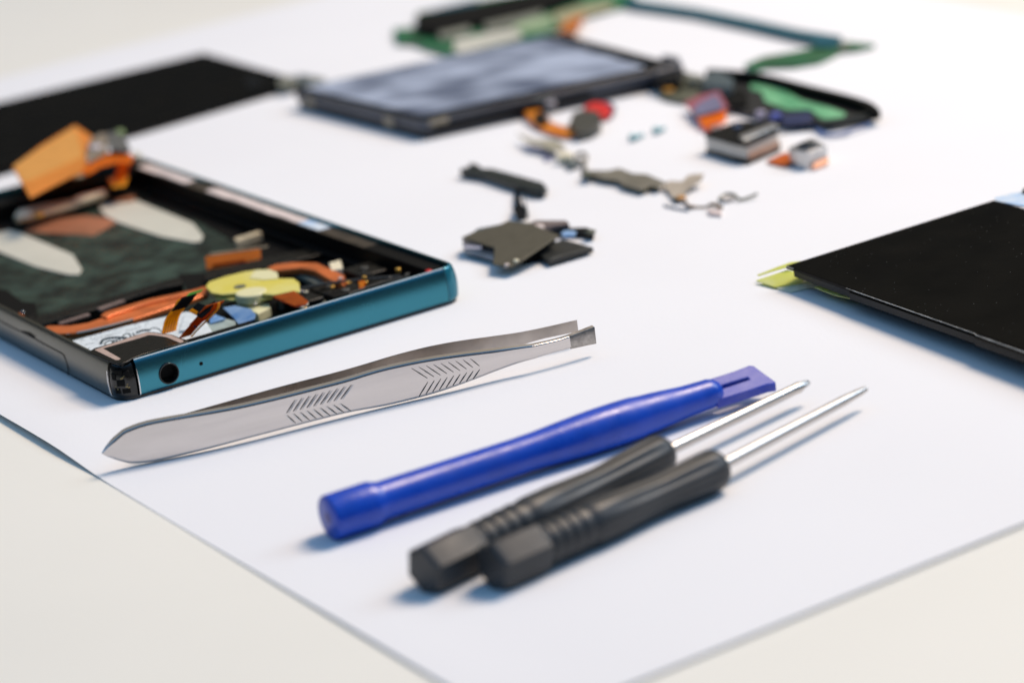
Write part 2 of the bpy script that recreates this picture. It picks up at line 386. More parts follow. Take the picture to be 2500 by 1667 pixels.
# pads on the right hand ledge, battery strips and other flat pieces
def pp(name, m, c, pts, z1, z0, bevel=.08, par=None, th=None):
    return MB().poly(c, pts, z1, z0).build(name, m, par or phone, bevel=bevel)
for pts in ([('c1', [(1185, 455), (1230, 440), (1500, 560), (1450, 625), (1190, 515)])],
            [('c1', [(1700, 645), (1760, 632), (2010, 740), (2115, 790), (2070, 840), (1890, 790), (1700, 695)])],
            [('c3', [(505, 350), (560, 335), (790, 415), (770, 470), (600, 430), (505, 395)])]):
    for c, q in pts:
        vv_ = [uv(at(c, a, b, 6.78))[1] for a, b in q]; v0_, v1_ = min(vv_)+.6, max(vv_)-.6; m_ = (v0_+v1_)/2
        MB().prism3([F(W_PH-4.7, v0_+.7, 6.78), F(W_PH-4.0, v0_, 6.78), F(W_PH-1.6, v0_+.2, 6.78), F(W_PH-1.5, m_, 6.78), F(W_PH-1.7, v1_-.6, 6.78), F(W_PH-3.2, v1_, 6.78), F(W_PH-4.8, v1_-.8, 6.78), F(W_PH-4.8, m_+3, 6.78), F(W_PH-4.3, m_, 6.78)], .17).build('gasket_pad', M_pad, phone, bevel=.05)
vs_b = [uv(at('c3', a, b, 6.78))[1] for a, b in ((805, 455), (980, 510))]
ibox(W_PH-4.7, min(vs_b), W_PH-1.6, max(vs_b), 6.61, 6.78).build('spring_bracket', M_bluewhite, phone, bevel=.06)
MB().tube([at('c3', 940, 510, 6.5), at('c3', 950, 570, 4.6), at('c3', 965, 615, 2.6)], [.55, .5, .4], 10).build('antenna_post', M_bluewhite, phone)
gd = [('c3', 970, 622, 4.4, .6), ('c3', 1540, 832, 6.0, .55), ('c1', 310, 848, 4.9, 1.0), ('c2', 1880, 650, 6.4, .28), ('s2', 1595, 905, 6.2, .3), ('c3', 1270, 895, 5.6, .4), ('c3', 1285, 935, 5.4, .35)]
for c, u_, v_, z_, r_ in gd:
    MB().disc(at(c, u_, v_, z_), r_, z_-.8, z_, 14).build('gold_contact', M_gold, phone, bevel=.1)
MB().disc(at('c3', 1785, 846, 6.6), .75, 5.4, 6.6, 16).build('red_dot', M_red, phone, bevel=.3)
MB().disc(at('s2', 1940, 760, 5.0), .3, 4.0, 5.0, 12).build('screw_head', M_pad, phone, bevel=.05)
pp('adhesive_strip', M_adh, 'c1', [(790, 810), (830, 770), (900, 775), (950, 745), (1080, 745), (1540, 930), (1620, 1030), (1600, 1075), (1540, 1082), (1280, 1035), (960, 930), (840, 870)], 1.75, 1.52)
pp('adhesive_strip', M_adh, 'c1', [(-260, 880), (-100, 930), (0, 960), (170, 1010), (580, 1180), (655, 1300), (625, 1340), (540, 1338), (280, 1275), (0, 1160), (-260, 1060)], 1.75, 1.52)
pp('copper_patch', M_copper, 'c1', [(190, 1000), (290, 895), (700, 870), (960, 900), (860, 965), (740, 1030), (500, 1015)], 1.6, 1.51)
pp('far_contact_strip', M_tan, 'c1', [(110, 880), (150, 820), (280, 790), (560, 740), (850, 650), (850, 690), (600, 775), (360, 840), (260, 870), (140, 900)], 4.2, 3.2)
pp('far_contact_block', M_cream, 'c1', [(120, 860), (150, 825), (230, 815), (250, 840), (240, 870), (130, 885)], 4.7, 4.22)
pp('far_contact_block', M_cream, 'c1', [(590, 730), (640, 705), (830, 655), (835, 680), (660, 745), (600, 755)], 4.7, 4.22)
pp('copper_tab', M_copper, 'c1', [(890, 700), (990, 690), (1080, 720), (1060, 745), (900, 760)], 2.2, 1.6)
pp('tan_connector', M_tan, 'c1', [(1865, 1050), (2060, 990), (2090, 1005), (1885, 1075)], 3.4, 1.6)
# amber connector box
ca_, cb_ = at('c1', 1648, 1303, 1.56), at('c1', 2086, 1243, 1.56); cdir = (cb_-ca_).normalized(); cnv = Vector((-cdir.y, cdir.x, 0)); clen = (cb_-ca_).length
cm_ = (ca_+cb_)/2; cn = MB().ribbon([cm_, cm_ + cnv*.9 + Vector((0, 0, 1.3)), cm_ + cnv*2.0 + Vector((0, 0, 2.3))], clen, .14, cdir); cno = cn.build('flex_connector', M_orange2, phone, bevel=.2)
MB().box(ca_ + cdir*clen*.42 + cnv*.22 + Vector((0, 0, .6)), clen*.6, .1, .7, cdir).build('connector_slot', M_kapdark, cno)
MB().box(ca_ + cdir*clen*.62 + cnv*2.3 + Vector((0, 0, 2.5)), clen*1.05, .5, .26, cdir).build('connector_bar', M_tan, cno)
MB().disc(at('c1', 2050, 1250, 1.9), .7, 1.6, 2.6, 14).build('connector_pin', M_gold, cno, bevel=.2)
pp('bay_floor_shade', M_blkmatt, 'c1', [(1040, 725), (1300, 720), (2100, 900), (2700, 1250), (2400, 1500), (1500, 1480), (1420, 1335), (1640, 1320), (1990, 1150), (1800, 1040), (1560, 905)], 1.62, 1.51)  # flat black sheet painting the shade on the bay floor
# beam between battery bay and lower tray
bm_ = MB()
bm_.poly('c2', [(150, 600), (700, 460), (1440, 240), (1460, 300), (1300, 330), (760, 500), (300, 640)], 4.4, 1.52)
bm_.poly('c3', [(0, 860), (600, 720), (900, 660), (1000, 700), (700, 770), (500, 830), (0, 930)], 3.0, 2.02)
bm_.build('cross_beam', M_blk, phone, bevel=.2)
pp('beam_gasket', mat('dusky_gasket', (.20, .14, .12), .5, var=.2), 'c2', [(460, 610), (700, 535), (720, 545), (480, 620)], 5.0, 4.5, par=phone)
pp('beam_gasket', MATS['dusky_gasket'], 'c2', [(770, 495), (960, 430), (1000, 432), (800, 508)], 5.0, 4.42)
# graphite blocks in the near left
pp('battery_latch', M_blkmatt, 'c2', [(-40, 330), (60, 350), (180, 440), (280, 450), (290, 545), (220, 580), (-40, 500)], 4.5, 1.52, bevel=.3)
MB().disc(at('c2', 150, 545, 5.2), .9, 4.4, 5.2, 16).build('orange_dot', M_orange2, phone, bevel=.3)
MB().disc(at('c2', 178, 522, 5.8), .35, 5.2, 5.8, 12).build('silver_dot', M_cut, phone, bevel=.1)
# orange heat pipe (two visible runs) and its shiny lower lip
hz = 4.8
hp = MB().poly('c2', [(330, 655), (390, 632), (560, 632), (700, 610), (860, 555), (1250, 430), (1640, 318), (1660, 380), (1480, 440), (1300, 505), (1060, 585), (840, 640), (590, 690), (430, 700)], hz, 3.6)
hp.build('heat_pipe', M_heat, phone, bevel=.35, seg=3)
MB().poly('c2', [(800, 555), (840, 525), (1180, 425), (1560, 345), (1560, 365), (1200, 450), (900, 545), (850, 570)], hz+.45, hz+.02).build('heat_pipe_ridge', M_heat, phone, bevel=.15)
MB().tube(bezier([at('c2', 430, 712, 4.3), at('c2', 600, 700, 4.4), at('c2', 840, 650, 4.5), at('c2', 1060, 590, 4.6)]), .34, 10).build('pipe_lip', mat('polished_copper', (.9, .62, .45), .22, 1.0), phone)
h2 = MB().poly('c3', [(490, 830), (560, 800), (690, 783), (900, 788), (990, 830), (1115, 885), (1110, 965), (1000, 925), (880, 850), (760, 825), (640, 838), (540, 850)], hz, 3.4)
h2.build('heat_pipe', M_heat, phone, bevel=.3, seg=3)
# grey metal rails under the right hand run
g1 = MB().poly('c3', [(600, 868), (760, 842), (880, 862), (1000, 940), (1110, 985), (1080, 1030), (980, 1010), (900, 960), (760, 892)], 3.1, 2.02); g1.build('metal_rail', M_shield, phone, bevel=.15)
g2 = MB().poly('c3', [(760, 1010), (860, 1030), (950, 1075), (980, 1110), (860, 1100), (780, 1070), (600, 1120), (560, 1100)], 3.4, 2.02); g2.build('metal_rail', M_shield, phone, bevel=.15)
MB().disc(at('c3', 955, 1000, 3.6), 1.6, 2.02, 3.6, 24, ry=.9, U=U).build('rubber_plug', M_blkmatt, phone, bevel=.2)
# yellow disc stack
yz = 6.2
yd = MB().poly('s2', [(130, 600), (180, 530), (420, 450), (700, 380), (900, 350), (1080, 345), (1190, 390), (1205, 480), (1300, 480), (1430, 480), (1510, 540), (1520, 680), (1400, 665), (1140, 720), (900, 700), (760, 660), (640, 690), (520, 700), (380, 715), (220, 690)], yz, yz-.5)
ydo = yd.build('vibration_disc', M_yellow, phone, bevel=.12)
MB().poly('s2', [(180, 640), (520, 670), (760, 670), (1100, 690), (1130, 760), (820, 800), (520, 790), (300, 770)], 5.3, 4.9).build('disc_lower_plate', M_yellow, ydo, bevel=.12)
MB().poly('s2', [(860, 365), (1080, 352), (1185, 392), (1200, 480), (1000, 500), (780, 470)], yz+.12, yz+.02).build('disc_pale_sector', M_pale, ydo)
MB().disc(at('s2', 640, 605, yz), 1.2, yz-.3, yz+.14, 20, ry=1.2, U=U).build('disc_hub', mat('hub_grey', (.12, .13, .10), .5), ydo)
MB().disc(at('s2', 800, 672, 6.3), 3.1, 4.4, 6.3, 32).build('disc_collar', M_pale, ydo, bevel=.3)
MB().poly('s2', [(540, 860), (760, 830), (1060, 830), (1090, 900), (900, 1000), (780, 940)], 4.0, 2.05).build('pale_socket', M_pale, phone, bevel=.2)
br = MB().poly('s2', [(1120, 740), (1440, 660), (1640, 810), (1600, 850), (1440, 880)], 6.7, 6.35); bro = br.build('brown_flex_tab', M_kapdark, phone, bevel=.08)
MB().poly('s2', [(1450, 885), (1640, 815), (1650, 850), (1560, 900)], 6.3, 6.05).build('tab_edge', M_film, bro)
# blue film pieces
bf = MB().poly3('s2', [(390, 910, 4.8), (560, 880, 5.4), (800, 930, 6.0), (870, 1010, 6.2), (850, 1080, 6.0), (620, 1150, 5.0), (540, 1050, 4.6)], .2); bf.build('blue_film', M_bluefoil, phone)
bf = MB().poly3('s2', [(190, 1090, 4.8), (270, 1010, 4.9), (430, 1070, 5.0), (200, 1140, 4.8)], .2); bf.build('blue_film', M_bluefoil, phone)
MB().poly('s2', [(60, 1190), (200, 1130), (430, 1070), (590, 1110), (560, 1190), (300, 1260), (60, 1300), (0, 1310)], 4.5, 3.4).build('glass_strip', mat('pale_glassy', (.42, .50, .46), .25, var=.25, vscale=.5), phone, bevel=.1)
# white printed label
lb = MB().poly('c2', [(550, 765), (1000, 640), (1490, 525), (1620, 565), (1700, 700), (1450, 760), (900, 800), (715, 862)], 5.0, 4.4); lbo = lb.build('printed_label', M_white, phone)
ink = MB()
def stroke(c, pts, z, r): ink.tube(bezier([at(c, a, b, z) for a, b in pts], 5), r, 6)
for pts, r_ in (([(400, 605), (410, 570), (450, 540), (540, 520), (650, 512), (780, 522)], .30), ([(455, 610), (480, 575), (560, 556), (640, 560)], .17), ([(560, 600), (600, 560), (690, 535)], .17),
                ([(720, 500), (745, 465), (800, 450), (835, 470), (835, 500)], .14), ([(870, 445), (900, 480), (905, 520)], .14), ([(930, 440), (1010, 410), (1120, 402)], .28),
                ([(1125, 400), (1150, 372), (1210, 368), (1270, 392), (1290, 420)], .12), ([(100, 670), (130, 650), (160, 665)], .08), ([(180, 700), (230, 660)], .06), ([(150, 620), (230, 600), (300, 585)], .05),
                ([(1620, 220), (1720, 205), (1830, 215)], .08), ([(240, 540), (420, 500)], .04), ([(470, 480), (700, 430)], .04), ([(760, 415), (980, 360)], .04)):
    stroke('s1', pts, 5.02, r_)
for k in range(40):
    a, b = random.uniform(60, 1150), 0; b = 640 - .3*a + random.uniform(-90, 10); ink.tube([at('s1', a, b, 5.01), at('s1', a + random.uniform(8, 40), b - random.uniform(-4, 12), 5.01)], .035, 4)
ink.build('label_print', M_ink, lbo)
pp('label_corner', M_white, 's1', [(1640, 150), (1720, 130), (1850, 190), (1780, 260), (1700, 380), (1560, 400)], 5.6, 5.2)
# earpiece module with pinkish gasket
spk = [(235, 700), (300, 660), (640, 560), (900, 470), (1090, 420), (1200, 425), (1450, 460), (1600, 520), (1700, 545), (1660, 570), (1330, 655), (1000, 755), (850, 815), (800, 850), (660, 895), (480, 830), (250, 740)]
em = MB().poly('s1', spk, 7.72, 7.36)
em.prism3([Vector((*(at('s1', a, b, 7.72).lerp(at('s1', 900, 620, 7.72), .16))[:2], 7.34)) for a, b in spk], 1.3)
emo = em.build('speaker_module', M_blk, phone, bevel=.14)
gk = MB().poly('s1', [(305, 685), (620, 575), (900, 478), (1075, 430), (1210, 440), (1440, 470), (1615, 550), (1610, 572), (1560, 582), (1370, 500), (1180, 470), (1100, 468), (960, 515), (430, 665), (690, 815), (660, 835), (620, 838)], 7.79, 7.73)
gk.build('speaker_gasket', M_pink, emo)
cr = MB()
for k in range(34):
    a = random.uniform(820, 1640); b = 835 - .31*(a-840) + random.uniform(-34, -12)
    cr.box(at('s1', a, b, 7.5), random.uniform(.15, .5), random.uniform(.15, .35), random.uniform(.15, .4), (random.uniform(-1, 1), random.uniform(-1, 1), 0))
cr.build('torn_plastic', M_blk, phone, bevel=.04)
ibox(1.4, 1.4, 30, 6, 2.05, 6.6).build('lower_block', M_blkmatt, phone, bevel=.2)
ibox(30.1, 1.4, 66, 3.0, 2.05, 6.7).build('inner_rail', M_blk, phone, bevel=.15)
# two upright flex tails
def flex(name, c, pts, w, m, side):
    return MB().ribbon(bezier([at(c, u_, v_, z_) for u_, v_, z_ in pts], 6), w, .12, side)
f1 = flex('a', 's1', [(1400, 430, 6.6), (1420, 330, 8.2), (1460, 200, 10.0), (1560, 60, 11.6), (1640, -80, 13.0)], 3.0, M_kapton, U)
f1o = f1.build('amber_flex_tail', M_kapton, phone)
tr = MB()
for k in (-.9, -.35, .2, .75):
    tr.tube(bezier([at('s1', u_, v_, z_) + U*k - V*.1 for u_, v_, z_ in [(1400, 430, 6.6), (1420, 330, 8.2), (1460, 200, 10.0), (1540, 90, 11.2)]], 5), .09, 5)
tr.build('copper_trace', M_kapdark, f1o)
MB().ribbon([at('s1', 1545, 85, 11.4) - V*.15, at('s1', 1700, -110, 13.4) - V*.15], 2.9, .4, U).build('stiffener', M_blkmatt, f1o)
MB().ribbon([at('c2', 1540, 385, 13.5) - V*.1, at('c2', 1565, 360, 13.9) - V*.1], 2.8, .25, U).build('green_tip', mat('bright_green_tip', (.12, .45, .05), .4), f1o)
f2 = flex('b', 's1', [(1640, 500, 6.6), (1740, 370, 7.8), (1860, 240, 9.2), (1980, 110, 10.6), (2080, 0, 11.8)], [2.6]*24+[3.4]*6, M_kapdark, U)
f2.v = f2.v; f2 = MB().ribbon(bezier([at('s1', u_, v_, z_) for u_, v_, z_ in [(1630, 500, 6.6), (1740, 370, 7.8), (1860, 240, 9.2), (1980, 110, 10.6), (2080, 0, 11.8)]], 6), [2.6]*10+[3.1]*8+[3.8]*7, .12, U)
f2o = f2.build('brown_flex_tail', M_kapdark, phone)
MB().ribbon(bezier([at('s1', 1700, 510, 6.7)+U*.35, at('s1', 1820, 370, 7.9)+U*.45, at('s1', 1950, 240, 9.2)+U*.5, at('s1', 2080, 100, 10.6)+U*.5, at('s1', 2140, -10, 11.8)], 5), .5, .16, U).build('amber_margin', M_kapton, f2o)
MB().poly3('s1', [(1750, 60, 11.4), (1830, -5, 12), (1960, 40, 11.6), (2080, -40, 12.2), (2000, 110, 10.9), (1880, 210, 10.0), (1810, 170, 10.3), (1840, 110, 10.9)], .25).build('stiffener', M_blkmatt, f2o)
MB().poly3('s1', [(1700, 110, 10.6), (1760, 70, 11.1), (1845, 120, 10.6), (1815, 170, 10.1)], .2).build('amber_tab', M_kapton, f2o)
MB().disc(at('s1', 1780, 345, 8.2) - V*.2, .28, 8.1, 8.35, 10).build('flex_hole', M_ink, f2o)
# right part: posts, chip and clutter
ibox(46.5, 3.2, 50.0, 6.4, 2.05, 7.3).build('black_post', M_blkmatt, phone, bevel=.2)
pp('orange_tab', M_orange2, 'c3', [(1225, 935), (1280, 930), (1260, 985), (1230, 985)], 5.4, 4.8)
chip = MB().poly('c3', [(990, 790), (1080, 765), (1100, 830), (1010, 850)], 4.3, 2.05); cho = chip.build('small_chip', M_cream, phone, bevel=.1)
for k in range(3): MB().tube([at('c3', 1000+6*k, 800+14*k, 4.33), at('c3', 1088+6*k, 778+14*k, 4.33)], .07, 5).build('chip_line', M_tan, cho)
pp('pink_tab', M_pad, 'c3', [(1210, 682), (1222, 658), (1298, 636), (1308, 660), (1240, 695)], 5.6, 4.9)
cl = MB()
for (u0, v0, u1, v1, z1) in ((44, 14, 50, 20, 4.4), (52, 10, 58, 15, 4.8), (60, 8, 64, 16, 4.2), (52, 18, 60, 24, 3.6), (58, 3.5, 67, 7, 5.4), (51.5, 3.4, 57, 7.5, 4.8), (61, 19, 67, 27, 4.6), (46, 22, 51, 27, 4.0), (36, 27, 44, 29.5, 3.6)):
    ibox(u0, v0, u1, v1, 2.02, z1, cl)
cl.build('component_block', M_blk, phone, bevel=.3)
sc = MB()
for u_, v_, z_ in ((54, 12.5, 4.8), (62, 12, 4.25), (55, 21, 3.65), (64, 23, 4.65), (48, 24.5, 4.05), (65, 5.2, 5.45)):
    sc.disc(F(u_, v_), .8, z_, z_+.25, 16)
for q_ in range(16):
    u_, v_ = random.uniform(38, 69), random.uniform(5, 27); s_ = random.uniform(.35, .8)
    MB().box(F(u_, v_, random.uniform(4.6, 5.4)), s_*random.uniform(1, 2), s_, .4, U).build('solder_point', random.choice([M_gold, M_pad, M_silver, M_greydk, M_cream]), phone, bevel=.08)
sc.build('component_screw', M_greydk, phone, bevel=.08)
wr = MB()
wr.tube(bezier([F(42, 24, 3.5), F(50, 21, 4.9), F(58, 17, 4.9), F(66, 12, 4.6)]), .28, 8); wr.tube(bezier([F(52, 9, 5.0), F(60, 10, 5.1), F(66, 9, 5.0)]), .25, 8)
wr.build('coax_wire', mat('dark_wire', (.05, .05, .045), .4), phone)
# large orange camera flex folded over the far end
fo1 = MB().poly3('c1', [(100, 480, 11.0), (330, 310, 11.0), (600, 150, 11.0), (735, 240, 11.0), (690, 330, 11.0), (700, 430, 11.0), (650, 520, 11.0), (560, 560, 11.0), (400, 640, 11.0), (240, 725, 11.0)], .35)
of_ = fo1.build('camera_flex', M_orange, phone, bevel=.1)
MB().poly3('c1', [(110, 470, 11.05), (600, 165, 11.05), (640, 300, 11.05), (660, 400, 11.05), (240, 590, 11.05), (180, 600, 11.05)], .08).build('flex_panel', mat('dull_orange', (.72, .33, .07), .5, var=.1), of_)
ft = MB().poly3('c1', [(650, 520, 10.9), (700, 440, 10.9), (850, 365, 10.9), (1040, 375, 10.9), (1065, 400, 10.9), (1050, 450, 10.9), (920, 450, 10.9), (800, 480, 10.9), (700, 540, 10.9)], .3); ft.build('flex_bridge', M_orange2, of_, bevel=.1)
MB().ribbon([at('c1', 990, 430, 10.8), at('c1', 975, 520, 8.2), at('c1', 955, 590, 6.3)], 3.0, .12, U).build('flex_drop', M_orange2, of_)
MB().poly('c1', [(860, 580), (910, 565), (1020, 560), (1000, 630), (900, 645)], 6.1, 5.85).build('flex_foot', mat('amber_foot', (.9, .38, .02), .35), of_, bevel=.1)
MB().poly3('c1', [(720, 260, 11.7), (800, 215, 11.7), (870, 215, 11.7), (860, 330, 11.7), (830, 370, 11.7), (710, 440, 11.7), (690, 350, 11.7)], .6).build('flex_plate', mat('grey_brown_plate', (.33, .27, .20), .5, .3, var=.3), of_, bevel=.1)
MB().poly3('c1', [(850, 210, 12.2), (960, 195, 12.2), (1040, 330, 12.2), (1010, 350, 12.2), (880, 345, 12.2)], .8).build('camera_chip', mat('warm_grey_chip', (.13, .13, .12), .5, .2), of_, bevel=.15)
MB().poly3('c1', [(925, 185, 12.5), (985, 180, 12.5), (1000, 215, 12.5), (950, 225, 12.5)], .25).build('green_corner', mat('sage_corner', (.22, .30, .13), .5), of_)
MB().disc(at('c1', 760, 315, 12.2), 1.5, 11.7, 12.2, 20).build('silver_button', mat('lavender_silver', (.75, .70, .76), .35, .3), of_, bevel=.3)
MB().disc(at('c1', 620, 545, 10.4), 1.9, 9.8, 10.4, 20, ry=1.9).build('beige_grommet', mat('beige_grommet', (.40, .32, .2), .5), of_, bevel=.2)
MB().poly('c1', [(1060, 350), (1130, 370), (1110, 400), (1070, 400)], 9.0, 7.6).build('edge_clip', M_beige, of_, bevel=.1)
# seams of the tray cover on the graphite side
sm = MB()
def side(c, u_, v_): return wallpt(px(c, u_, v_), F(0, 0), -U) - U*.03
sm.tube([side('s8', *q) for q in ((-120, 195), (0, 262), (150, 345), (320, 425), (500, 520), (700, 630), (900, 735), (945, 775), (975, 850), (1000, 940), (1008, 1010), (1004, 1060))], .07, 6)
sm.ribbon([side('s8', 330, 415), side('s8', 420, 455), side('s8', 500, 500)], [.25, .62, .25], .12, Vector((0, 0, 1)))
sm.build('cover_seam', M_blkmatt, phone)
# cap seam
MB().sweep([F(U1_+.02, 0), F(U1_+.16, 0)], [-V, -V], [(a+.012, z) for a, z in prof]).build('cap_seam', mat('teal_seam', (.004, .05, .07), .5), phone)

# ------------------------------------------------------------------ tweezers, standing on edge
top_n = [('c8', 165, 1195), ('c8', 200, 1150), ('c8', 240, 1100), ('c8', 330, 1025), ('c8', 430, 975), ('c8', 560, 940), ('c8', 900, 880), ('c8', 1250, 822), ('c8', 1450, 775), ('c8', 1620, 735), ('c8', 2124, 600), ('c9', 250, 530), ('c9', 530, 460), ('c9', 750, 425), ('c9', 950, 398), ('c9', 1200, 368), ('c9', 1400, 345), ('c9', 1640, 300), ('c9', 1780, 255), ('c9', 1900, 212), ('c9', 1972, 183)]
bot_n = [('c8', 165, 1197), ('c8', 200, 1225), ('c8', 250, 1250), ('c8', 320, 1275), ('c8', 400, 1290), ('c8', 520, 1288), ('c8', 800, 1222), ('c8', 1200, 1122), ('c8', 1700, 990), ('c9', 0, 875), ('c9', 300, 835), ('c9', 750, 712), ('c9', 1000, 622), ('c9', 1200, 542), ('c9', 1450, 460), ('c9', 1640, 400), ('c9', 1800, 362), ('c9', 1850, 354), ('c9', 1930, 335), ('c9', 2018, 315)]
TN = np.array([px(*q) for q in top_n]); BN = np.array([px(*q) for q in bot_n])
xs = np.array(list(np.linspace(TN[0, 0]+.2, TN[0, 0]+60, 14)) + list(np.linspace(TN[0, 0]+70, BN[-1, 0]-.2, 64)))
ZC = 3.75 + ZP; stn = []
for xb in xs:
    yb = np.interp(xb, BN[:, 0], BN[:, 1]); xt, yt = xb, np.interp(xb, TN[:, 0], TN[:, 1])
    for _ in range(6):
        xt = max(TN[0, 0], min(TN[-1, 0], xb - .128*(yb-yt))); yt = np.interp(xt, TN[:, 0], TN[:, 1])
    xm, ym = (xb+xt)/2, (yb+yt)/2; p = G(xm, ym, ZC)
    d = math.hypot(p.y, CAM_H-ZC); sc_ = F_PX/(p.y*math.cos(PITCH) + (CAM_H-ZC)*math.sin(PITCH))
    h = math.hypot(xb-xt, yb-yt)/2/(sc_*math.cos(PITCH)); stn.append([p.x, p.y, h])
st = np.array(stn)
for c_ in (0, 1, 2):
    k_ = np.array([1, 2, 3, 2, 1])/9; pad = np.pad(st[:, c_], 2, mode='edge'); sm_ = np.convolve(pad, k_, 'valid')
    lo, hi = (4, len(st)-6) if c_ == 2 else (0, len(st)); st[lo:hi, c_] = sm_[lo:hi]
xn = (xs-xs.mean())/np.ptp(xs)*2
lo_ = len(xs)-9
for c_ in (0, 1):
    pf_ = np.polyfit(xn[2:lo_], st[2:lo_, c_], 7); st[:lo_, c_] = np.polyval(pf_, xn[:lo_])
print('tweezer max h', st[:, 2].max(), 'len', np.hypot(*(st[-1, :2]-st[0, :2])))
tw = thing('tweezers', 'flat tipped steel tweezers with chevron grip marks, standing on edge before the phone', 'tweezers', (st[40, 0], st[40, 1], ZP))
def arm(pts, hs, sgn, th=.95, bev=.55):
    """sgn +1: outer side faces the viewer"""
    m = len(pts); N_ = []; P = []
    for i in range(m):
        d = Vector(pts[min(i+1, m-1)]) - Vector(pts[max(i-1, 0)]); d.normalize(); N_.append(Vector((d.y, -d.x, 0))*sgn); P.append(Vector((*pts[i], 0)))
    mb = MB(); q = 8; vs_ = []
    for p, nn, h in zip(P, N_, hs):
        b = min(bev, h*.35); bv = min(.55, h*.28) if bev > .3 else b; bh = .2 if bev > .3 else b; t_ = th*min(1, .35 + h/3)
        pr = [(0, ZC-h+b), (0, ZC+h-bv), (-bh*.33, ZC+h-bv*.55), (-bh*.75, ZC+h-.12), (-t_, ZC+h+.06), (-t_, ZC-h+.02), (-b, ZC-h), (-b*.35, ZC-h+b*.3)]
        vs_ += [Vector((p.x + nn.x*a, p.y + nn.y*a, z)) for a, z in pr]
    fs_ = [[i*q+k, (i+1)*q+k, (i+1)*q+(k+1) % q, i*q+(k+1) % q] for i in range(m-1) for k in range(q)]
    fs_ += [list(range(q))[::-1], list(range((m-1)*q, m*q))]
    return mb.add(vs_, fs_), P, N_
ipt = int(np.argmin(np.abs(xs - px('c9', 1795, 0)[0])))
mb, PN, NN = arm([tuple(r[:2]) for r in st[:ipt+1]], st[:ipt+1, 2], 1); near = mb.build('arm', M_steel, tw, ang=9)
mb, _, _ = arm([tuple(r[:2]) for r in st[ipt:]], st[ipt:, 2], 1, bev=.15); mb.build('ground_tip', M_tipst, near)
# far arm
top_f = [('c8', 470, 965), ('c8', 700, 905), ('c8', 1000, 820), ('c8', 1300, 735), ('c8', 1600, 650), ('c8', 1900, 575), ('c9', 0, 518), ('c9', 300, 425), ('c9', 480, 373), ('c9', 800, 302), ('c9', 1200, 250), ('c9', 1500, 206), ('c9', 1660, 160), ('c9', 1858, 120)]
TF = np.array([px(*q) for q in top_f]); xf = np.linspace(TF[0, 0], TF[-1, 0], 60); far = []
for x in xf:  # inner face
    y = np.interp(x, TF[:, 0], TF[:, 1]); h = float(np.interp(x+22, xs, st[:, 2])) ; h = max(h, .9)
    h = min(h, float(np.interp(x, [px('c9', 900, 0)[0], px('c9', 1400, 0)[0], px('c9', 1860, 0)[0]], [2.6, .95, 1.08])))
    p = G(x, y, ZC+h); far.append([p.x, p.y, h])
far = np.array(far)
for c_ in (0, 1, 2):
    pad = np.pad(far[:, c_], 3, mode='edge'); far[:, c_] = np.convolve(pad, np.ones(7)/7, 'valid')
far[0, :2] = 2*far[1, :2]-far[2, :2]; far[-1, :2] = 2*far[-2, :2]-far[-3, :2]
kk = int(np.argmin(np.abs(far[:, 0]-st[20, 0])))
for i_ in range(len(far)):
    j_ = int(np.argmin(np.abs(st[:, 0]-far[i_, 0]))); dd0 = far[i_, 1]-st[j_, 1]; far[i_, 1] = st[j_, 1] + max(dd0, 1.15) if i_ < 12 else far[i_, 1]; far[i_, 2] = min(far[i_, 2], st[j_, 2]-.12) if i_ < 12 else far[i_, 2]
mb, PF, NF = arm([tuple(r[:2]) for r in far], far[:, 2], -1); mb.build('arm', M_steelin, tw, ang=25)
# grip chevrons
def facehit(pxy):
    d = ray(*pxy); o = Vector((0, 0, CAM_H)); best = None
    for i in range(len(PN)-1):
        a, b = PN[i], PN[i+1]; e = b-a; nn = Vector((e.y, -e.x, 0)).normalized()
        t_ = (a-o).dot(nn)/d.dot(nn); q = o + d*t_; s_ = (Vector((q.x, q.y, 0))-a).dot(e)/e.length_squared
        if -.01 <= s_ <= 1.01: best = q + nn*.02
    return best
gv = MB()
def mark(c, a, b):
    A, B = facehit(px(c, *a)), facehit(px(c, *b))
    if A is not None and B is not None:
        A2 = A.lerp(B, .5); gv.tube([A, A2, B], [.05, .12, .07], 6)
for i in range(9):
    f_ = i/8; L_ = lambda a, b: (a[0]+(b[0]-a[0])*f_, a[1]+(b[1]-a[1])*f_)
    mark('c8', L_((1700, 770), (2150, 650)), L_((1632, 876), (2064, 765)))
    mark('c8', L_((1638, 892), (2064, 800)), L_((1705, 955), (2145, 858)))
    mark('c9', L_((505, 518), (975, 442)), L_((632, 598), (1046, 500)))
    mark('c9', L_((636, 628), (1050, 528)), L_((566, 742), (995, 606)))
gv.build('grip_marks', M_groove, near)
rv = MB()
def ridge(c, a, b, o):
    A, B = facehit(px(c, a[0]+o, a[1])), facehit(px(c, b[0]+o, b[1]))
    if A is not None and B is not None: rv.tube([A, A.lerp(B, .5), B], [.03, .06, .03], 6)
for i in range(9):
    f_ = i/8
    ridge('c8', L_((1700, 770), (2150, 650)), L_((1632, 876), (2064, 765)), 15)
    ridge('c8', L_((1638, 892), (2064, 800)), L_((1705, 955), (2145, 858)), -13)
rv.build('grip_ridges', mat('ridge_highlight', (.55, .66, .72), .25, 1.0), near)

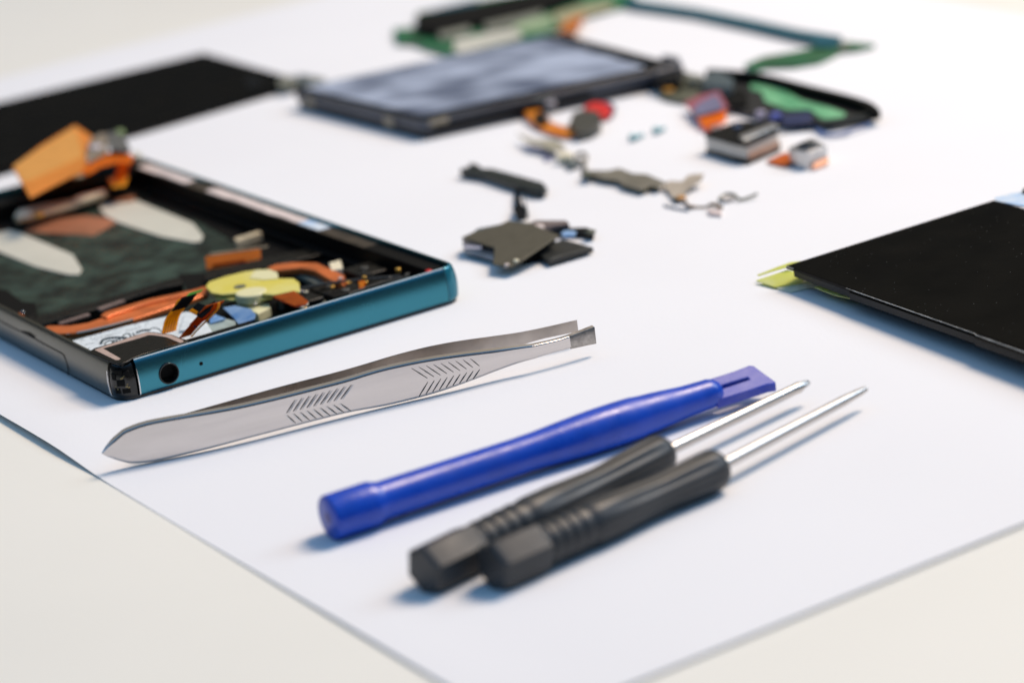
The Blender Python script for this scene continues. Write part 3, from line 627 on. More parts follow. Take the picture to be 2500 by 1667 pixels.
# ------------------------------------------------------------------ blue pry tool
ZB = 3.5 + ZP
b0 = at('c10', 330, 862, ZB); b1 = G(1757, 953, ZB); ax = (b1-b0); LB = ax.length; ax.normalize()
print('blue len', LB)
blue = thing('pry_tool', 'blue plastic opening tool with capped end and slotted flat blade', 'pry tool', (*b0.lerp(b1, .5)[:2], ZP))
def tb_(c, u_, v_): return (at(c, u_, v_, ZB)-b0).dot(ax)
tn = tb_('c11', 330, 300)
hd = tb_('c10', 700, 740)
pf = [(0, .2), (0, 3.28), (.12, 3.42), (.35, 3.48), (hd-1.2, 3.5), (hd-.5, 3.48), (hd+.4, 3.15), (hd+1.2, 2.98), (tn*.6, 2.92), (tn-4, 2.88), (tn, 2.95)]
for i in range(1, 17):
    f_ = i/16; t_ = tn + (LB-3-tn)*f_; pf.append((t_, 2.95 + .55*math.sin(math.pi*min(1, f_*1.15))**1.0 - (.25*f_ if f_ > .6 else 0) - (max(0, f_-.7)*.8)))
pf += [(LB-2, 2.45), (LB-.9, 2.1), (LB-.2, 1.5), (LB, .6)]
MB().lathe(b0, ax, pf, 56).build('handle', M_blue, blue, ang=60)
MB().lathe(b0 - ax*.03, ax, [(0, .1), (0, .95), (.2, 1.0), (.25, .4)], 20).build('end_recess', mat('dark_blue_recess', (.003, .01, .22), .4), blue)
sdv = Vector((ax.y, -ax.x, 0)); zb = ZB+.35
tip = at('c12', 1300, 320, zb); lt = (Vector((tip.x, tip.y, 0))-Vector((b1.x, b1.y, 0))).dot(ax)
print('blade len', lt)
bl = MB(); w0, w1 = 2.55, 2.95
TB = math.radians(24)
def bp3(t_, s_, z=zb): q = b1 + ax*t_ + sdv*s_*math.cos(TB); return Vector((q.x, q.y, z + .15 - s_*math.sin(TB)))
bl.prism3([bp3(-2.2, -w0), bp3(-2.2, -.42), bp3(lt*.60, -.32), bp3(lt*.60, .32), bp3(-2.2, .42), bp3(-2.2, w0), bp3(lt*.55, w0+.05, zb), bp3(lt*.8, w0-.1, zb-.1), bp3(lt-.5, w1-.35, zb-.2), bp3(lt-.1, w1-.6, zb-.25), bp3(lt-1.2, -w1+.4, zb-.1), bp3(lt-1.9, -w1+.2, zb), bp3(lt*.5, -w0)], 1.5)
bl.build('blade', M_bluetip, blue, bevel=.18)

# ------------------------------------------------------------------ two black screwdrivers
def driver(tag, label, e0, e1, tipp, zt, rot, tipkind):
    zh = 3.4 + ZP; a0 = G(*e0, zh); a1 = G(*e1, zh); d = (a1-a0); L = d.length; d.normalize()
    root = thing('screwdriver', label, 'screwdriver', (*a0.lerp(a1, .5)[:2], ZP), 'two small black screwdrivers')
    sq = L/45.0
    def shape(th, t_, r):
        r = r*1.12
        if t_ < 8.9*sq: # hexagonal end
            a = (th - rot) % (math.pi/3) - math.pi/6; return r*.94/math.cos(a)
        if t_ > 19*sq:
            e = min(1, (t_-19*sq)/6)*min(1, max(0, (L-1.2-t_))/2); return r*(1 - .085*e*(.5+.5*math.cos(th*9)))
        return r
    pf = [(0, .3), (0, 2.75), (.3, 3.0), (.7, 3.12), (8.0*sq, 3.12), (8.7*sq, 3.05), (8.95*sq, 2.75), (9.4*sq, 2.64)]
    for k in range(4):
        g = (9.6+2.0*k)*sq; pf += [(g, 2.68), (g+.35, 2.94), (g+1.05*sq, 2.96), (g+1.35*sq, 2.7), (g+1.8*sq, 2.64)]
    pf += [(17.9*sq, 2.75), (18.4*sq, 2.95), (19.5*sq, 3.03), (23*sq, 3.02)]
    for t_, r in ((26, 2.8), (28.5, 2.65), (31, 2.5), (33.5, 2.52), (36, 2.7), (38.5, 2.82), (41, 2.92), (43, 2.9), (44.2, 2.7), (44.8, 2.3)): pf.append((t_*sq, r))
    pf += [(L, 1.5), (L+.05, .9)]
    ho = MB().lathe(a0, d, pf, 72, shape).build('handle', M_hand, root, ang=32)
    tp = G(*tipp, zt); s0_ = a1 - d*2; dd = (tp-s0_); Ls = dd.length; dd.normalize()
    if tipkind == 0: ps = [(0, .92), (Ls*.90, .88), (Ls*.93, .92), (Ls*.97, .72), (Ls*.995, .5), (Ls, .4)]
    else: ps = [(0, .92), (Ls*.3, .9), (Ls*.85, .8), (Ls*.96, .62), (Ls, .45)]
    fl = (lambda th, t_, r: r*(1-(.35*abs(math.sin(2*th)) if t_ > Ls*.94 else 0))) if tipkind == 0 else None
    MB().lathe(s0_, dd, ps, 32, fl).build('shaft', M_shaft, root, ang=50)
    MB().lathe(a1 - d*.25, d, [(0, .9), (0, 1.35), (.35, 1.35), (.5, 1.0)], 24).build('collar', M_blkmatt, root)
    print('sd', tag, L, Ls)
    return root, a0, a1
rA, f0, f1_ = driver('front', 'black handled screwdriver nearest the viewer, its steel shaft tapering to a fine point', px('c10', 1630, 1262), px('c11', 1822, 455), px('c12', 2005, 424), 3.3, math.radians(20), 1)
rB, r0, r1_ = driver('rear', 'black handled screwdriver lying between the blue tool and the nearer screwdriver, rounded cross tip', px('c10', 1085, 1290), px('c11', 1385, 335), px('c12', 1550, 372), 3.6, math.radians(20), 0)
dd_ = (f1_-f0).normalized(); q = r0.lerp(r1_, .5)-f0; print('axis gap', (q - dd_*q.dot(dd_)).length, ((r0-f0)-dd_*(r0-f0).dot(dd_)).length, ((r1_-f0)-dd_*(r1_-f0).dot(dd_)).length)

# ------------------------------------------------------------------ black panel on the right, propped on its folded film
zA, zB_, zT = 4.4, 5.2, 5.2
A_ = at('c7', 508, 690, zA); B_ = at('c7', 2040, 207, zT); D1 = at('c7', 2262, 1283, zB_+.6)
dirAD = (D1-A_); dirAD_n = dirAD*1.9; Dp = A_ + dirAD_n; Dp.z = zA + (D1.z-zA)*1.2
ra = thing('display_panel', 'black display panel at the right edge propped above the paper on a yellow film', 'display panel', (*A_.lerp(Dp, .4)[:2], ZP))
Cq = B_ + (Dp - A_)
notch = at('c7', 2240, 250, zT); 
e1 = (Cq-B_).normalized(); e2 = (B_-A_).normalized()
inner = [A_, Dp, Cq, B_]
top_ = MB().prism3(inner, .62); top_.build('glass', M_lcd, ra, bevel=.1)
down = Vector((0, 0, .64)); ad = (Dp-A_).normalized(); nout = Vector((ad.y, -ad.x, 0)).normalized()
if nout.dot(Vector((0, -1, 0))) < 0: nout = -nout
s_at = lambda u_: (at('c7', u_, 690 + (u_-508)*.338, zA+.4)-A_).length
k1, k2 = s_at(985), s_at(1960)
P_ = lambda s_, o_: A_ + ad*s_ + nout*o_ - down
Ltot = (Dp-A_).length
back = [P_(1.5, -.6), P_(k1-.8, -.2), P_(k1, .35), P_(k2, .35), P_(k2+.5, .75), P_(Ltot-.5, .75), Cq - down - e2*.5, B_ - down - e2*.5 + e1*.5]
MB().prism3(back, 1.35).build('backlight_frame', M_lcdedge, ra, bevel=.12)
hl = MB(); hl.tube([P_(k1-1, .3)+down*.9, P_(k1+3, .38)+down*.9, P_(k2, .38)+down*.9, P_(k2+1, .75)+down*.9, P_(Ltot*.8, .75)+down*.9], [.03, .09, .08, .11, .09], 6); hl.build('edge_highlight', M_edgehi, ra)  # highlight line along the lip, added as a pale tube
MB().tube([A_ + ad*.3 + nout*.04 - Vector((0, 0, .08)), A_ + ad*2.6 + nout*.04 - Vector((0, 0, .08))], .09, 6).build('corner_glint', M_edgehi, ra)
du = MB()
for k in range(150):
    s_, w_ = random.random(), random.random(); p = A_.lerp(Dp, s_*.6) .lerp(B_.lerp(Cq, s_*.6), w_); p.z = A_.lerp(Dp, s_*.6).z*(1-w_) + B_.lerp(Cq, s_*.6).z*w_ + .03
    du.box(p, random.uniform(.06, .22), random.uniform(.04, .09), .03, (random.uniform(-1, 1), random.uniform(-1, 1), 0))
duo = du.build('dust_specks', mat('grey_dust', (.16, .155, .14), .9), ra); duo['kind'] = 'stuff'
fx = MB().poly3('c7', [(2045, 190, 4.6), (2150, 160, 4.4), (2400, 110, 4.2), (2420, 270, 5.45), (2228, 247, 5.45), (2060, 212, 4.9)], .25); fx.build('flex_strip', M_bluewhite, ra)
MB().poly('c7', [(2255, 120), (2330, 100), (2360, 150), (2250, 150)], 5.0, 4.4).build('flex_connector', M_blk, ra)
# propping films below
MB().poly3('c7', [(288, 797, .9), (520, 720, 1.9), (700, 772, 1.6), (610, 812, 1.2), (430, 845, .7)], .12).build('yellow_film', M_tapey, ra)
MB().poly3('c7', [(295, 757, 1.5), (440, 700, 2.2), (545, 662, 2.9), (620, 655, 3.1), (560, 690, 2.8), (440, 722, 2.1), (310, 764, 1.4)], .1).build('yellow_film', M_tapey, ra)
MB().poly3('c7', [(440, 852, .5), (610, 815, .9), (720, 778, 1.2), (880, 810, 1.0), (700, 845, .6), (540, 885, .4)], .08).build('clear_film', M_film, ra)
MB().poly3('c7', [(718, 848, 1.9), (800, 835, 2.2), (920, 855, 2.4), (1000, 935, 2.2), (860, 905, 1.8)], .12).build('yellow_film', M_tapey, ra)
MB().box(at('c7', 1900, 800, 2.0), 22, 30, 3.6, ad).build('foam_pad', M_blkmatt, ra)

# ------------------------------------------------------------------ black panel at the far left
z2 = 2.0
Ap = at('c13', 1300, 128, z2); Rp = at('c13', 1930, 306, z2); Lp1 = at('c13', 0, 443, z2); Lr = at('c13', 830, 628, z2)
dl = (Lp1-Ap).normalized(); LL = 125.0
lp = thing('display_panel', 'black display panel lying flat behind the opened phone at the far left', 'display panel', (*(Ap + dl*60)[:2], ZP))
MB().prism3([Ap, Rp, Rp + (Lr-Rp).normalized()*LL, Ap + dl*LL], .8).build('glass', M_lcd, lp, bevel=.15)
MB().prism3([v - Vector((0, 0, .82)) for v in (Ap+dl*1, Rp+dl*1, Rp + (Lr-Rp).normalized()*(LL-1), Ap + dl*(LL-1))], z2-.82-ZP).build('backlight_frame', M_lcdedge, lp, bevel=.1)
cn_ = MB().poly('c13', [(1770, 300), (1800, 275), (1880, 275), (1905, 320), (1850, 345), (1780, 350)], 2.6, 2.02); cn_.build('connector', M_shield, lp, bevel=.2)
MB().poly('c13', [(1560, 300), (1600, 280), (1680, 300), (1660, 340), (1580, 345)], 2.15, 2.02).build('sensor_window', M_blkgloss, lp)
MB().poly('c13', [(1890, 262), (1960, 270), (2070, 290), (2090, 330), (1960, 350), (1900, 330)], 2.0, .4).build('end_flex', M_slate, lp, bevel=.2)
MB().poly('c13', [(1950, 310), (2060, 300), (2080, 330), (1970, 345)], 2.4, 2.02).build('connector', M_shield, lp, bevel=.2)

# ------------------------------------------------------------------ second phone, screen up
z3 = 5.6 + ZP
c00 = at('c15', 205, 112, z3); c10_ = at('c15', 1192, 345, z3); c11_ = at('d', 1562, 146, z3); c01 = at('d', 1285, 74, z3)
ph2 = thing('small_phone', 'small dark phone with a smeared blue grey screen, lying face up behind the loose parts', 'phone', (*c00.lerp(c11_, .5)[:2], ZP))
def rounded(P, r, k=5):
    out = []; n_ = len(P)
    for i in range(n_):
        p, a, b = P[i], P[i-1], P[(i+1) % n_]; da, db = (a-p).normalized(), (b-p).normalized()
        s_, e_ = p + da*r, p + db*r
        for j in range(k+1):
            t_ = j/k; out.append(s_*(1-t_)**2 + p*2*t_*(1-t_) + e_*t_**2)
    return out
body = rounded([c00, c10_, c11_, c01], 1.4)
def shr(P, d): c = sum(P, Vector())/len(P); return [p + (c-p).normalized()*d for p in P]
dz = lambda P, z: [Vector((p.x, p.y, z)) for p in P]
MB().prism3(dz(shr(body, .6), 2.6), 2.6-ZP).build('back_shell', mat('near_black_shell', (.012, .013, .018), .4), ph2, bevel=.5)
MB().prism3(dz(body, z3-.9), z3-.9-2.62).build('frame', M_p2, ph2, bevel=.3)
MB().prism3(dz(shr(body, .5), z3-.2), .68).build('bezel', M_blkgloss, ph2, bevel=.15)
# screen, bluish film with smears
ms = bpy.data.materials.new('smeared_screen'); ms.use_nodes = True; nt = ms.node_tree; b = nt.nodes['Principled BSDF']
tc = nt.nodes.new('ShaderNodeTexCoord'); mp = nt.nodes.new('ShaderNodeMapping'); mp.inputs['Scale'].default_value = (60, 95, 40); mp.inputs['Rotation'].default_value = (0, 0, -.7)
no = nt.nodes.new('ShaderNodeTexNoise'); no.inputs['Scale'].default_value = 1.0; no.inputs['Detail'].default_value = 2.5; no.inputs['Roughness'].default_value = .45
rp = nt.nodes.new('ShaderNodeValToRGB'); rp.color_ramp.elements[0].position = .34; rp.color_ramp.elements[0].color = (.09, .115, .175, 1)
rp.color_ramp.elements[1].position = .64; rp.color_ramp.elements[1].color = (.40, .46, .58, 1)
nt.links.new(tc.outputs['Object'], mp.inputs['Vector']); nt.links.new(mp.outputs['Vector'], no.inputs['Vector']); nt.links.new(no.outputs['Fac'], rp.inputs['Fac']); nt.links.new(rp.outputs['Color'], b.inputs['Base Color'])
b.inputs['Roughness'].default_value = .45; b.inputs['Specular IOR Level'].default_value = .4
ctr = (c00+c11_)/2; scr = [p.lerp(Vector((ctr.x, ctr.y, p.z)), .06) for p in (c00, c10_, c11_, c01)]
scr[2] = scr[2].lerp(scr[1], .08); scr[3] = scr[3].lerp(scr[0], .05)
scr[1] = scr[1].lerp(scr[0], .035); scr[2] = scr[2].lerp(scr[3], .035)
MB().prism3(dz(rounded(scr, .8), z3), .18).build('screen', ms, ph2)
hs_ = scr[2].lerp(scr[3], .5)
def fr2(a, b, f_, out, z): p = a.lerp(b, f_); nn = (b-a).normalized(); nn = Vector((nn.y, -nn.x, 0)); p = p + nn*out; return Vector((p.x, p.y, z))
for f_ in (.13, .75):
    MB().box(fr2(c00, c10_, f_, .0, 3.0), 4.0, .7, 2.6, (c10_-c00)).build('side_contact', mat('dull_beige_metal', (.33, .29, .22), .5, .3), ph2, bevel=.15)
MB().box(fr2(c10_, c11_, .34, -.2, 3.1), 42, .7, 1.3, (c11_-c10_)).build('side_slot', M_blkmatt, ph2, bevel=.2)
MB().box(fr2(c10_, c11_, .46, .1, 4.1), 5, .7, 1.1, (c11_-c10_)).build('side_button', M_slate, ph2, bevel=.2)
MB().box(fr2(c10_, c11_, .06, .02, 4.2), 5, .6, 1.2, (c11_-c10_)).build('frame_joint', MATS['dull_beige_metal'], ph2, bevel=.15)
MB().poly('c6', [(1300, 240), (1370, 250), (1390, 290), (1330, 300), (1260, 320), (1270, 280)], z3-.3, 1.5).build('end_cap', M_p2, ph2, bevel=.4)

# ------------------------------------------------------------------ green circuit board at the back
cb = thing('circuit_board', 'long green circuit board with dull metal shields and a thin teal rail, farthest back', 'circuit board', (*at('s6', 1000, 200)[:2], ZP))
MB().poly('s6', [(215, 250), (400, 238), (420, 110), (900, 10), (1500, -90), (2300, -60), (2352, 20), (1900, 120), (1650, 240), (1350, 330), (800, 470), (700, 470), (580, 440), (480, 410), (400, 372), (240, 365)], 1.5, ZP).build('board', M_green, cb, bevel=.15)
MB().poly('s6', [(510, 100), (600, 70), (940, -10), (940, 30), (620, 110)], 3.4, 1.52).build('teal_strip', M_tealb, cb, bevel=.2)
MB().poly('s6', [(420, 120), (520, 110), (900, 40), (1300, -40), (1800, -120), (1850, -60), (1500, 60), (1200, 130), (560, 262), (410, 240)], 4.0, 1.54).build('battery_connector_bar', M_blkmatt, cb, bevel=.4)
MB().poly('s6', [(600, 280), (860, 200), (900, 260), (620, 330)], 3.0, 1.52).build('shield_can', M_shield, cb, bevel=.3)
MB().poly('s6', [(990, 180), (1260, 110), (1500, 60), (1520, 110), (1260, 200), (1020, 260)], 3.0, 1.52).build('shield_can', M_shield, cb, bevel=.3)
MB().poly('s6', [(1250, 225), (1400, 170), (1600, 130), (1600, 220), (1420, 270), (1320, 280)], 2.2, 1.52).build('green_film', mat('sage_film', (.28, .38, .22), .5), cb)
MB().poly('s6', [(750, 345), (1050, 290), (1330, 245), (1330, 320), (800, 462), (740, 440)], 2.0, 1.52).build('label_tape', M_beige, cb)
MB().poly('s6', [(1610, 120), (1800, 60), (2100, 10), (2140, 50), (1900, 120), (1700, 200), (1620, 190)], 2.2, 1.52).build('gold_strip', mat('pale_gold_strip', (.45, .43, .26), .5, .2, var=.3), cb, bevel=.2)
MB().poly3('s6', [(1640, 270, 2.4), (1740, 160, 3.0), (1890, 120, 3.2), (1850, 200, 2.8), (1800, 290, 2.2)], .3).build('orange_flex', mat('deep_orange', (.62, .22, .03), .45, col2=(.35, .08, .01), vscale=.08), cb)
MB().poly('c6', [(1140, -30), (1200, 0), (1450, 36), (1700, 86), (1900, 130), (2090, 160), (2070, 200), (1880, 162), (1680, 116), (1440, 64), (1140, 24)], 2.0, ZP).build('rail', M_tealb, cb, bevel=.2)
MB().poly('c6', [(1950, 165), (2080, 178), (2160, 188), (2235, 195), (2160, 213), (2080, 222), (2040, 245), (1990, 268), (1880, 286), (1760, 290), (1690, 305), (1660, 285), (1740, 250), (1850, 232), (1960, 212)], 1.4, ZP).build('board_end', M_green, cb, bevel=.2)
MB().poly('c6', [(1960, 168), (2070, 178), (2075, 200), (1970, 205)], 2.2, 1.42).build('teal_connector', M_tealb, cb, bevel=.3)
MB().poly('c6', [(2082, 180), (2120, 186), (2118, 214), (2085, 218)], 1.6, 1.42).build('khaki_pad', M_shield, cb, bevel=.1)

# ------------------------------------------------------------------ black rear tray with green film
tr_ = thing('rear_cover', 'black phone back cover with pale green film inside, at the right of the small phone', 'phone cover', (*at('c5', 1300, 450)[:2], ZP))
out = [(760, 225), (950, 245), (1120, 258), (1500, 350), (1980, 478), (2095, 555), (2030, 605), (1700, 668), (1580, 655), (1350, 662), (1200, 640), (1120, 590), (900, 520), (760, 480), (740, 350)]
MB().poly('c5', out, 1.6, ZP).build('shell', mat('black_cover', (.012, .013, .014), .45), tr_, bevel=.3)
rim = [at('c5', *q, 4.0) for q in ((740, 225), (1120, 258), (1500, 350), (1960, 470), (2085, 552))]
MB().ribbon(bezier([p - Vector((0, 0, 1.2)) for p in rim], 6), 2.2, 2.4).build('rim', M_blkmatt, tr_, smooth=True, bevel=.4)
MB().ribbon(bezier([at('c5', *q, 2.0) for q in ((2080, 575), (2000, 605), (1720, 655), (1600, 640))], 6), 1.5, 1.4).build('rim', mat('dark_rim', (.03, .035, .03), .4), tr_)
MB().poly('c5', [(1080, 350), (1180, 322), (1320, 372), (1500, 475), (1720, 530), (1850, 580), (1790, 632), (1650, 622), (1560, 545), (1380, 548), (1200, 480), (1170, 400), (1090, 385)], 1.95, 1.62).build('green_film', M_greenlt, tr_, bevel=.1)
MB().poly('c5', [(1330, 590), (1560, 560), (1590, 640), (1350, 665)], 2.4, 1.62).build('navy_block', M_navy, tr_, bevel=.2)
MB().disc(at('c5', 1165, 570, 3), 1.2, 1.62, 3.2, 16, ry=1.6).build('violet_stud', mat('violet_grey', (.35, .32, .42), .5), tr_, bevel=.3)
MB().disc(at('c5', 1285, 585, 3), 1.3, 1.62, 3.2, 16).build('blue_stud', mat('blue_violet', (.10, .13, .45), .4), tr_, bevel=.3)
bw = MB().ribbon(bezier([at('c5', *q) for q in ((1600, 690, .8), (1680, 745, .8), (1800, 745, .9), (1930, 700, 1.2), (2040, 660, 1.2))], 6), [1.0]*8+[1.4]*8+[.7]*9, .3); bw.build('blue_wire_strip', mat('steel_blue', (.10, .16, .36), .4), tr_)

cm = thing('antenna_board', 'olive and slate circuit piece with an orange dot beside the small phone corner', 'circuit board', (*at('c5', 600, 380)[:2], ZP))
MB().poly('c5', [(325, 265), (380, 230), (560, 240), (740, 300), (920, 390), (880, 500), (700, 470), (560, 480), (420, 455), (345, 420)], 1.4, ZP).build('board', M_oliveb, cm, bevel=.2)
MB().poly('c5', [(700, 300), (760, 238), (860, 240), (950, 300), (930, 370), (820, 365), (700, 350)], 4.4, 1.42).build('slate_chip', M_slate, cm, bevel=.4)
MB().poly('c5', [(575, 290), (610, 262), (700, 268), (690, 310), (600, 318)], 3.4, 1.42).build('shield_can', M_shield, cm, bevel=.3)
MB().poly('c5', [(330, 300), (350, 235), (540, 240), (520, 300)], 4.6, 1.42).build('black_block', M_blk, cm, bevel=.4)
MB().disc(at('c5', 432, 378, 2.4), 1.35, 1.42, 2.3, 20).build('orange_dot', mat('ochre_dot', (.62, .28, .02), .4), cm, bevel=.3)
MB().poly('c5', [(900, 420), (960, 380), (1060, 400), (1060, 500), (930, 515), (880, 480)], 2.6, 1.63).build('dark_block', M_blkmatt, cm, bevel=.3)

# ------------------------------------------------------------------ camera modules
ca = thing('camera_module', 'black and cream camera module with a silver bar and a violet and orange flex', 'camera module', (*at('s5', 1070, 1000)[:2], ZP))
zt_ = 4.9
MB().poly('s5', [(600, 845), (1000, 700), (1180, 690), (1545, 760), (1530, 810), (1130, 985), (960, 950)], zt_, zt_-.8).build('top_plate', M_blk, ca, bevel=.25)
MB().polyp('s5', [(620, 850), (1000, 710), (1180, 700), (1520, 765), (1500, 815), (1130, 975), (960, 940)], zt_, zt_-.82, 1.2).build('cream_body', M_pwhite, ca, bevel=.2)
MB().polyp('s5', [(1150, 985), (1160, 930), (1500, 790), (1530, 800), (1515, 835)], zt_, 2.6, 1.25).build('copper_side', mat('rose_copper', (.45, .28, .2), .45, .4, var=.4, vscale=.3), ca, bevel=.15)
MB().polyp('s5', [(600, 850), (1000, 700), (1180, 690), (1545, 765), (1530, 820), (1130, 990), (955, 955)], zt_, 1.18, ZP).build('base', M_blk, ca, bevel=.2)
MB().poly('s5', [(1035, 880), (1470, 712), (1545, 750), (1100, 930)], zt_+.4, zt_+.02).build('silver_bar', M_silver, ca, bevel=.15)
MB().disc(at('s5', 1020, 780, zt_), 1.0, zt_+.02, zt_+.5, 20).build('lens', mat('blue_lens', (.10, .14, .24), .15), ca, bevel=.15)
fl_ = MB().poly3('s5', [(350, 470, 2.5), (560, 370, 4.0), (790, 315, 5.0), (905, 500, 3.6), (860, 560, 3.2), (520, 650, 2.2), (440, 560, 2.4)], .3); flo = fl_.build('camera_flex', M_maroon, ca, bevel=.08)
MB().poly3('s5', [(465, 545, 3.05), (560, 455, 3.9), (760, 355, 5.0), (840, 490, 4.0), (830, 545, 3.7), (520, 630, 2.75)], .25).build('violet_window', M_violet, flo)
MB().poly3('s5', [(530, 660, 2.2), (700, 600, 2.6), (880, 558, 3.1), (885, 690, 2.2), (700, 740, 1.8), (600, 775, 1.5)], .3).build('orange_fold', M_orange2, flo)
MB().disc(at('s5', 750, 770, 3.4), 1.0, 1.3, 3.4, 16).build('flex_stud', mat('mauve_grey', (.4, .34, .32), .5), flo, bevel=.3)
MB().ribbon(bezier([at('s5', 1480, 960, 1.2), at('s5', 1510, 880, 1.2), at('s5', 1640, 840, 1.2)], 5), .5, .3).build('loop_wire', M_sand, ca)

cs = thing('camera_module', 'small silver camera module with a round dark lens and orange flex feet', 'camera module', (*at('s5', 1900, 1200)[:2], ZP))
zc_ = 4.2
q4 = [at('s5', *q, zc_) for q in ((1650, 1030), (1880, 1090), (2150, 1010), (1950, 900))]
MB().prism3(rounded(q4, .8, 3), zc_-ZP).build('housing', M_silver, cs, bevel=.25)
lc = (q4[0]+q4[2])/2
lo = MB().disc((lc.x, lc.y, 0), 2.3, zc_+.02, zc_+.7, 28).build('lens_ring', mat('dark_ring', (.10, .11, .12), .3, .4), cs, bevel=.2)
MB().disc((lc.x, lc.y, 0), 1.7, zc_+.72, zc_+.8, 28).build('lens_glass', M_blkgloss, lo)
MB().disc((lc.x+.4, lc.y-.3, 0), .5, zc_+.82, zc_+.86, 16).build('aperture', M_slate, lo)
MB().poly('s5', [(1390, 1190), (1560, 1105), (1660, 1080), (1700, 1200), (1660, 1240), (1560, 1235)], .9, ZP).build('flex_foot', mat('burnt_orange', (.50, .09, .0), .4), cs, bevel=.08)
MB().poly3('s5', [(1960, 1285, 1.0), (1985, 1215, 1.6), (2160, 1140, 2.0), (2165, 1205, 1.2), (2060, 1260, .7)], .3).build('flex_foot', mat('salmon_orange', (.85, .30, .12), .4), cs)

# ------------------------------------------------------------------ small flex with red and orange arms
rf = thing('button_flex', 'curled orange and red flex with a small grey block, in front of the small phone', 'flex cable', (*at('c4', 1100, 400)[:2], ZP))
MB().poly3('c4', [(750, 290, 2.2), (830, 262, 2.2), (900, 300, 1.9), (965, 385, 1.6), (1060, 420, 1.6), (1185, 430, 1.8), (1180, 480, 1.5), (1080, 500, 1.2), (960, 472, 1.2), (850, 425, 1.3), (790, 370, 1.6)], .4).build('orange_arm', mat('rust_orange', (.75, .22, .01), .4, col2=(.85, .34, .05), vscale=.12, tl=.2), rf)
MB().poly('c4', [(820, 330), (900, 290), (950, 380), (860, 395)], 2.3, 1.4).build('dark_pad', M_blk, rf, bevel=.2)
MB().poly('c4', [(1105, 405), (1140, 310), (1250, 275), (1350, 310), (1360, 390), (1290, 435), (1180, 465)], 2.8, .7).build('grey_block', mat('dark_olive_grey', (.055, .055, .045), .45), rf, bevel=.15)
MB().poly3('c4', [(1220, 265, 2.9), (1300, 225, 2.8), (1400, 232, 2.5), (1450, 268, 2.1), (1432, 330, 1.7), (1370, 352, 1.5), (1340, 300, 2.0), (1260, 300, 2.9)], .8).build('red_arm', M_red, rf, bevel=.15)
MB().poly3('c4', [(1360, 222, 2.0), (1440, 226, 1.8), (1482, 270, 1.5), (1450, 335, 1.2), (1380, 352, 1.1), (1420, 300, 1.3)], .5).build('navy_arm', M_navy, rf)
MB().disc(at('c4', 960, 225, 3.6), 1.3, 2.6, 3.6, 16).build('pale_button', mat('mauve_button', (.42, .38, .40), .5), rf, bevel=.3)
MB().tube([at('c4', 960, 240, 2.9), at('c4', 930, 300, 2.0)], .5, 8).build('button_stem', M_slate, rf)

for i_, (u_, v_, L_, lab) in enumerate(((1650, 505, 3.6, 'teal screw lying on the paper, larger of the two and nearer the viewer'), (1830, 450, 3.0, 'teal screw lying on the paper, smaller of the two and beside the camera module'))):
    c = at('c4', u_, v_, .9); d = (U*.9 - V*.25*0).normalized()
    sw = thing('screw', lab, 'screw', (c.x, c.y, ZP), 'two tiny teal screws')
    MB().lathe(c - d*L_/2, d, [(0, .3), (0, .85), (.9, .9), (1.0, .5), (L_, .4), (L_+.2, .1)], 16).build('screw_body', M_tealscrew, sw)

# ------------------------------------------------------------------ metal brackets and clips in the middle
bk = thing('spring_clip', 'pale forked metal clip lifted off the paper beside the orange flex', 'metal clip', (*at('c4', 900, 580)[:2], ZP))
MB().poly3('c4', [(690, 478, 2.2), (730, 490, 2.3), (830, 525, 2.6), (1000, 525, 2.6), (1060, 560, 2.6), (1080, 610, 2.4), (960, 610, 2.2), (880, 570, 2.4), (800, 560, 2.4)], .3).build('upper_leaf', mat('khaki_leaf', (.45, .42, .32), .45, .3), bk)
MB().poly3('c4', [(700, 575, .6), (820, 575, .7), (960, 600, .8), (1000, 660, .7), (920, 700, .6), (900, 640, .7)], .3).build('leaf_shadow', mat('painted_violet_shadow', (.33, .34, .50), .4, .3), bk)  # lilac sheet stands for the violet shadow beneath the raised leaf
MB().tube([at('c4', 960, 615, 2.2), at('c4', 975, 650, .6)], .5, 8).build('clip_post', M_shield, bk)
MB().disc(at('c4', 1070, 640, 2.4), 1.9, .9, 2.4, 24).build('cream_pad', mat('cream_pad', (.78, .70, .5), .5), bk, bevel=.3)
MB().poly('c4', [(1070, 700), (1130, 670), (1190, 720), (1110, 750)], 1.2, ZP).build('teal_foot', M_slate, bk, bevel=.2)
rg = MB(); c = at('c4', 1205, 665, 1.2); ring_ = [c + Vector((1.2*math.cos(a), 1.7*math.sin(a), .5*math.sin(a))) for a in [i*math.pi/8 for i in range(17)]]
rg.tube(ring_, .45, 8); rg.tube([at('c4', 1225, 700, .9), at('c4', 1240, 790, .8)], .5, 8)
rg.build('ring_terminal', M_greyb, bk)

sh = thing('shield_bracket', 'long grey stepped metal bracket lying flat in the middle of the loose parts', 'metal bracket', (*at('c4', 1550, 840)[:2], ZP))
MB().poly('c4', [(1200, 795), (1245, 770), (1420, 772), (1510, 752), (1620, 795), (1730, 800), (1885, 868), (1810, 908), (1760, 890), (1690, 925), (1540, 885), (1500, 850), (1380, 835), (1300, 810)], 1.7, 1.35).build('plate', M_greyb, sh, bevel=.08)
MB().poly('c4', [(1205, 810), (1300, 828), (1380, 850), (1500, 868), (1540, 905), (1690, 945), (1750, 915), (1800, 925), (1830, 905), (1700, 880), (1400, 810), (1240, 790)], .9, ZP).build('turned_edge', M_oliveb, sh, bevel=.08)
MB().poly('c4', [(1210, 790), (1250, 772), (1300, 800), (1240, 812)], 2.3, 1.72).build('dark_end', M_oliveb, sh, bevel=.1)

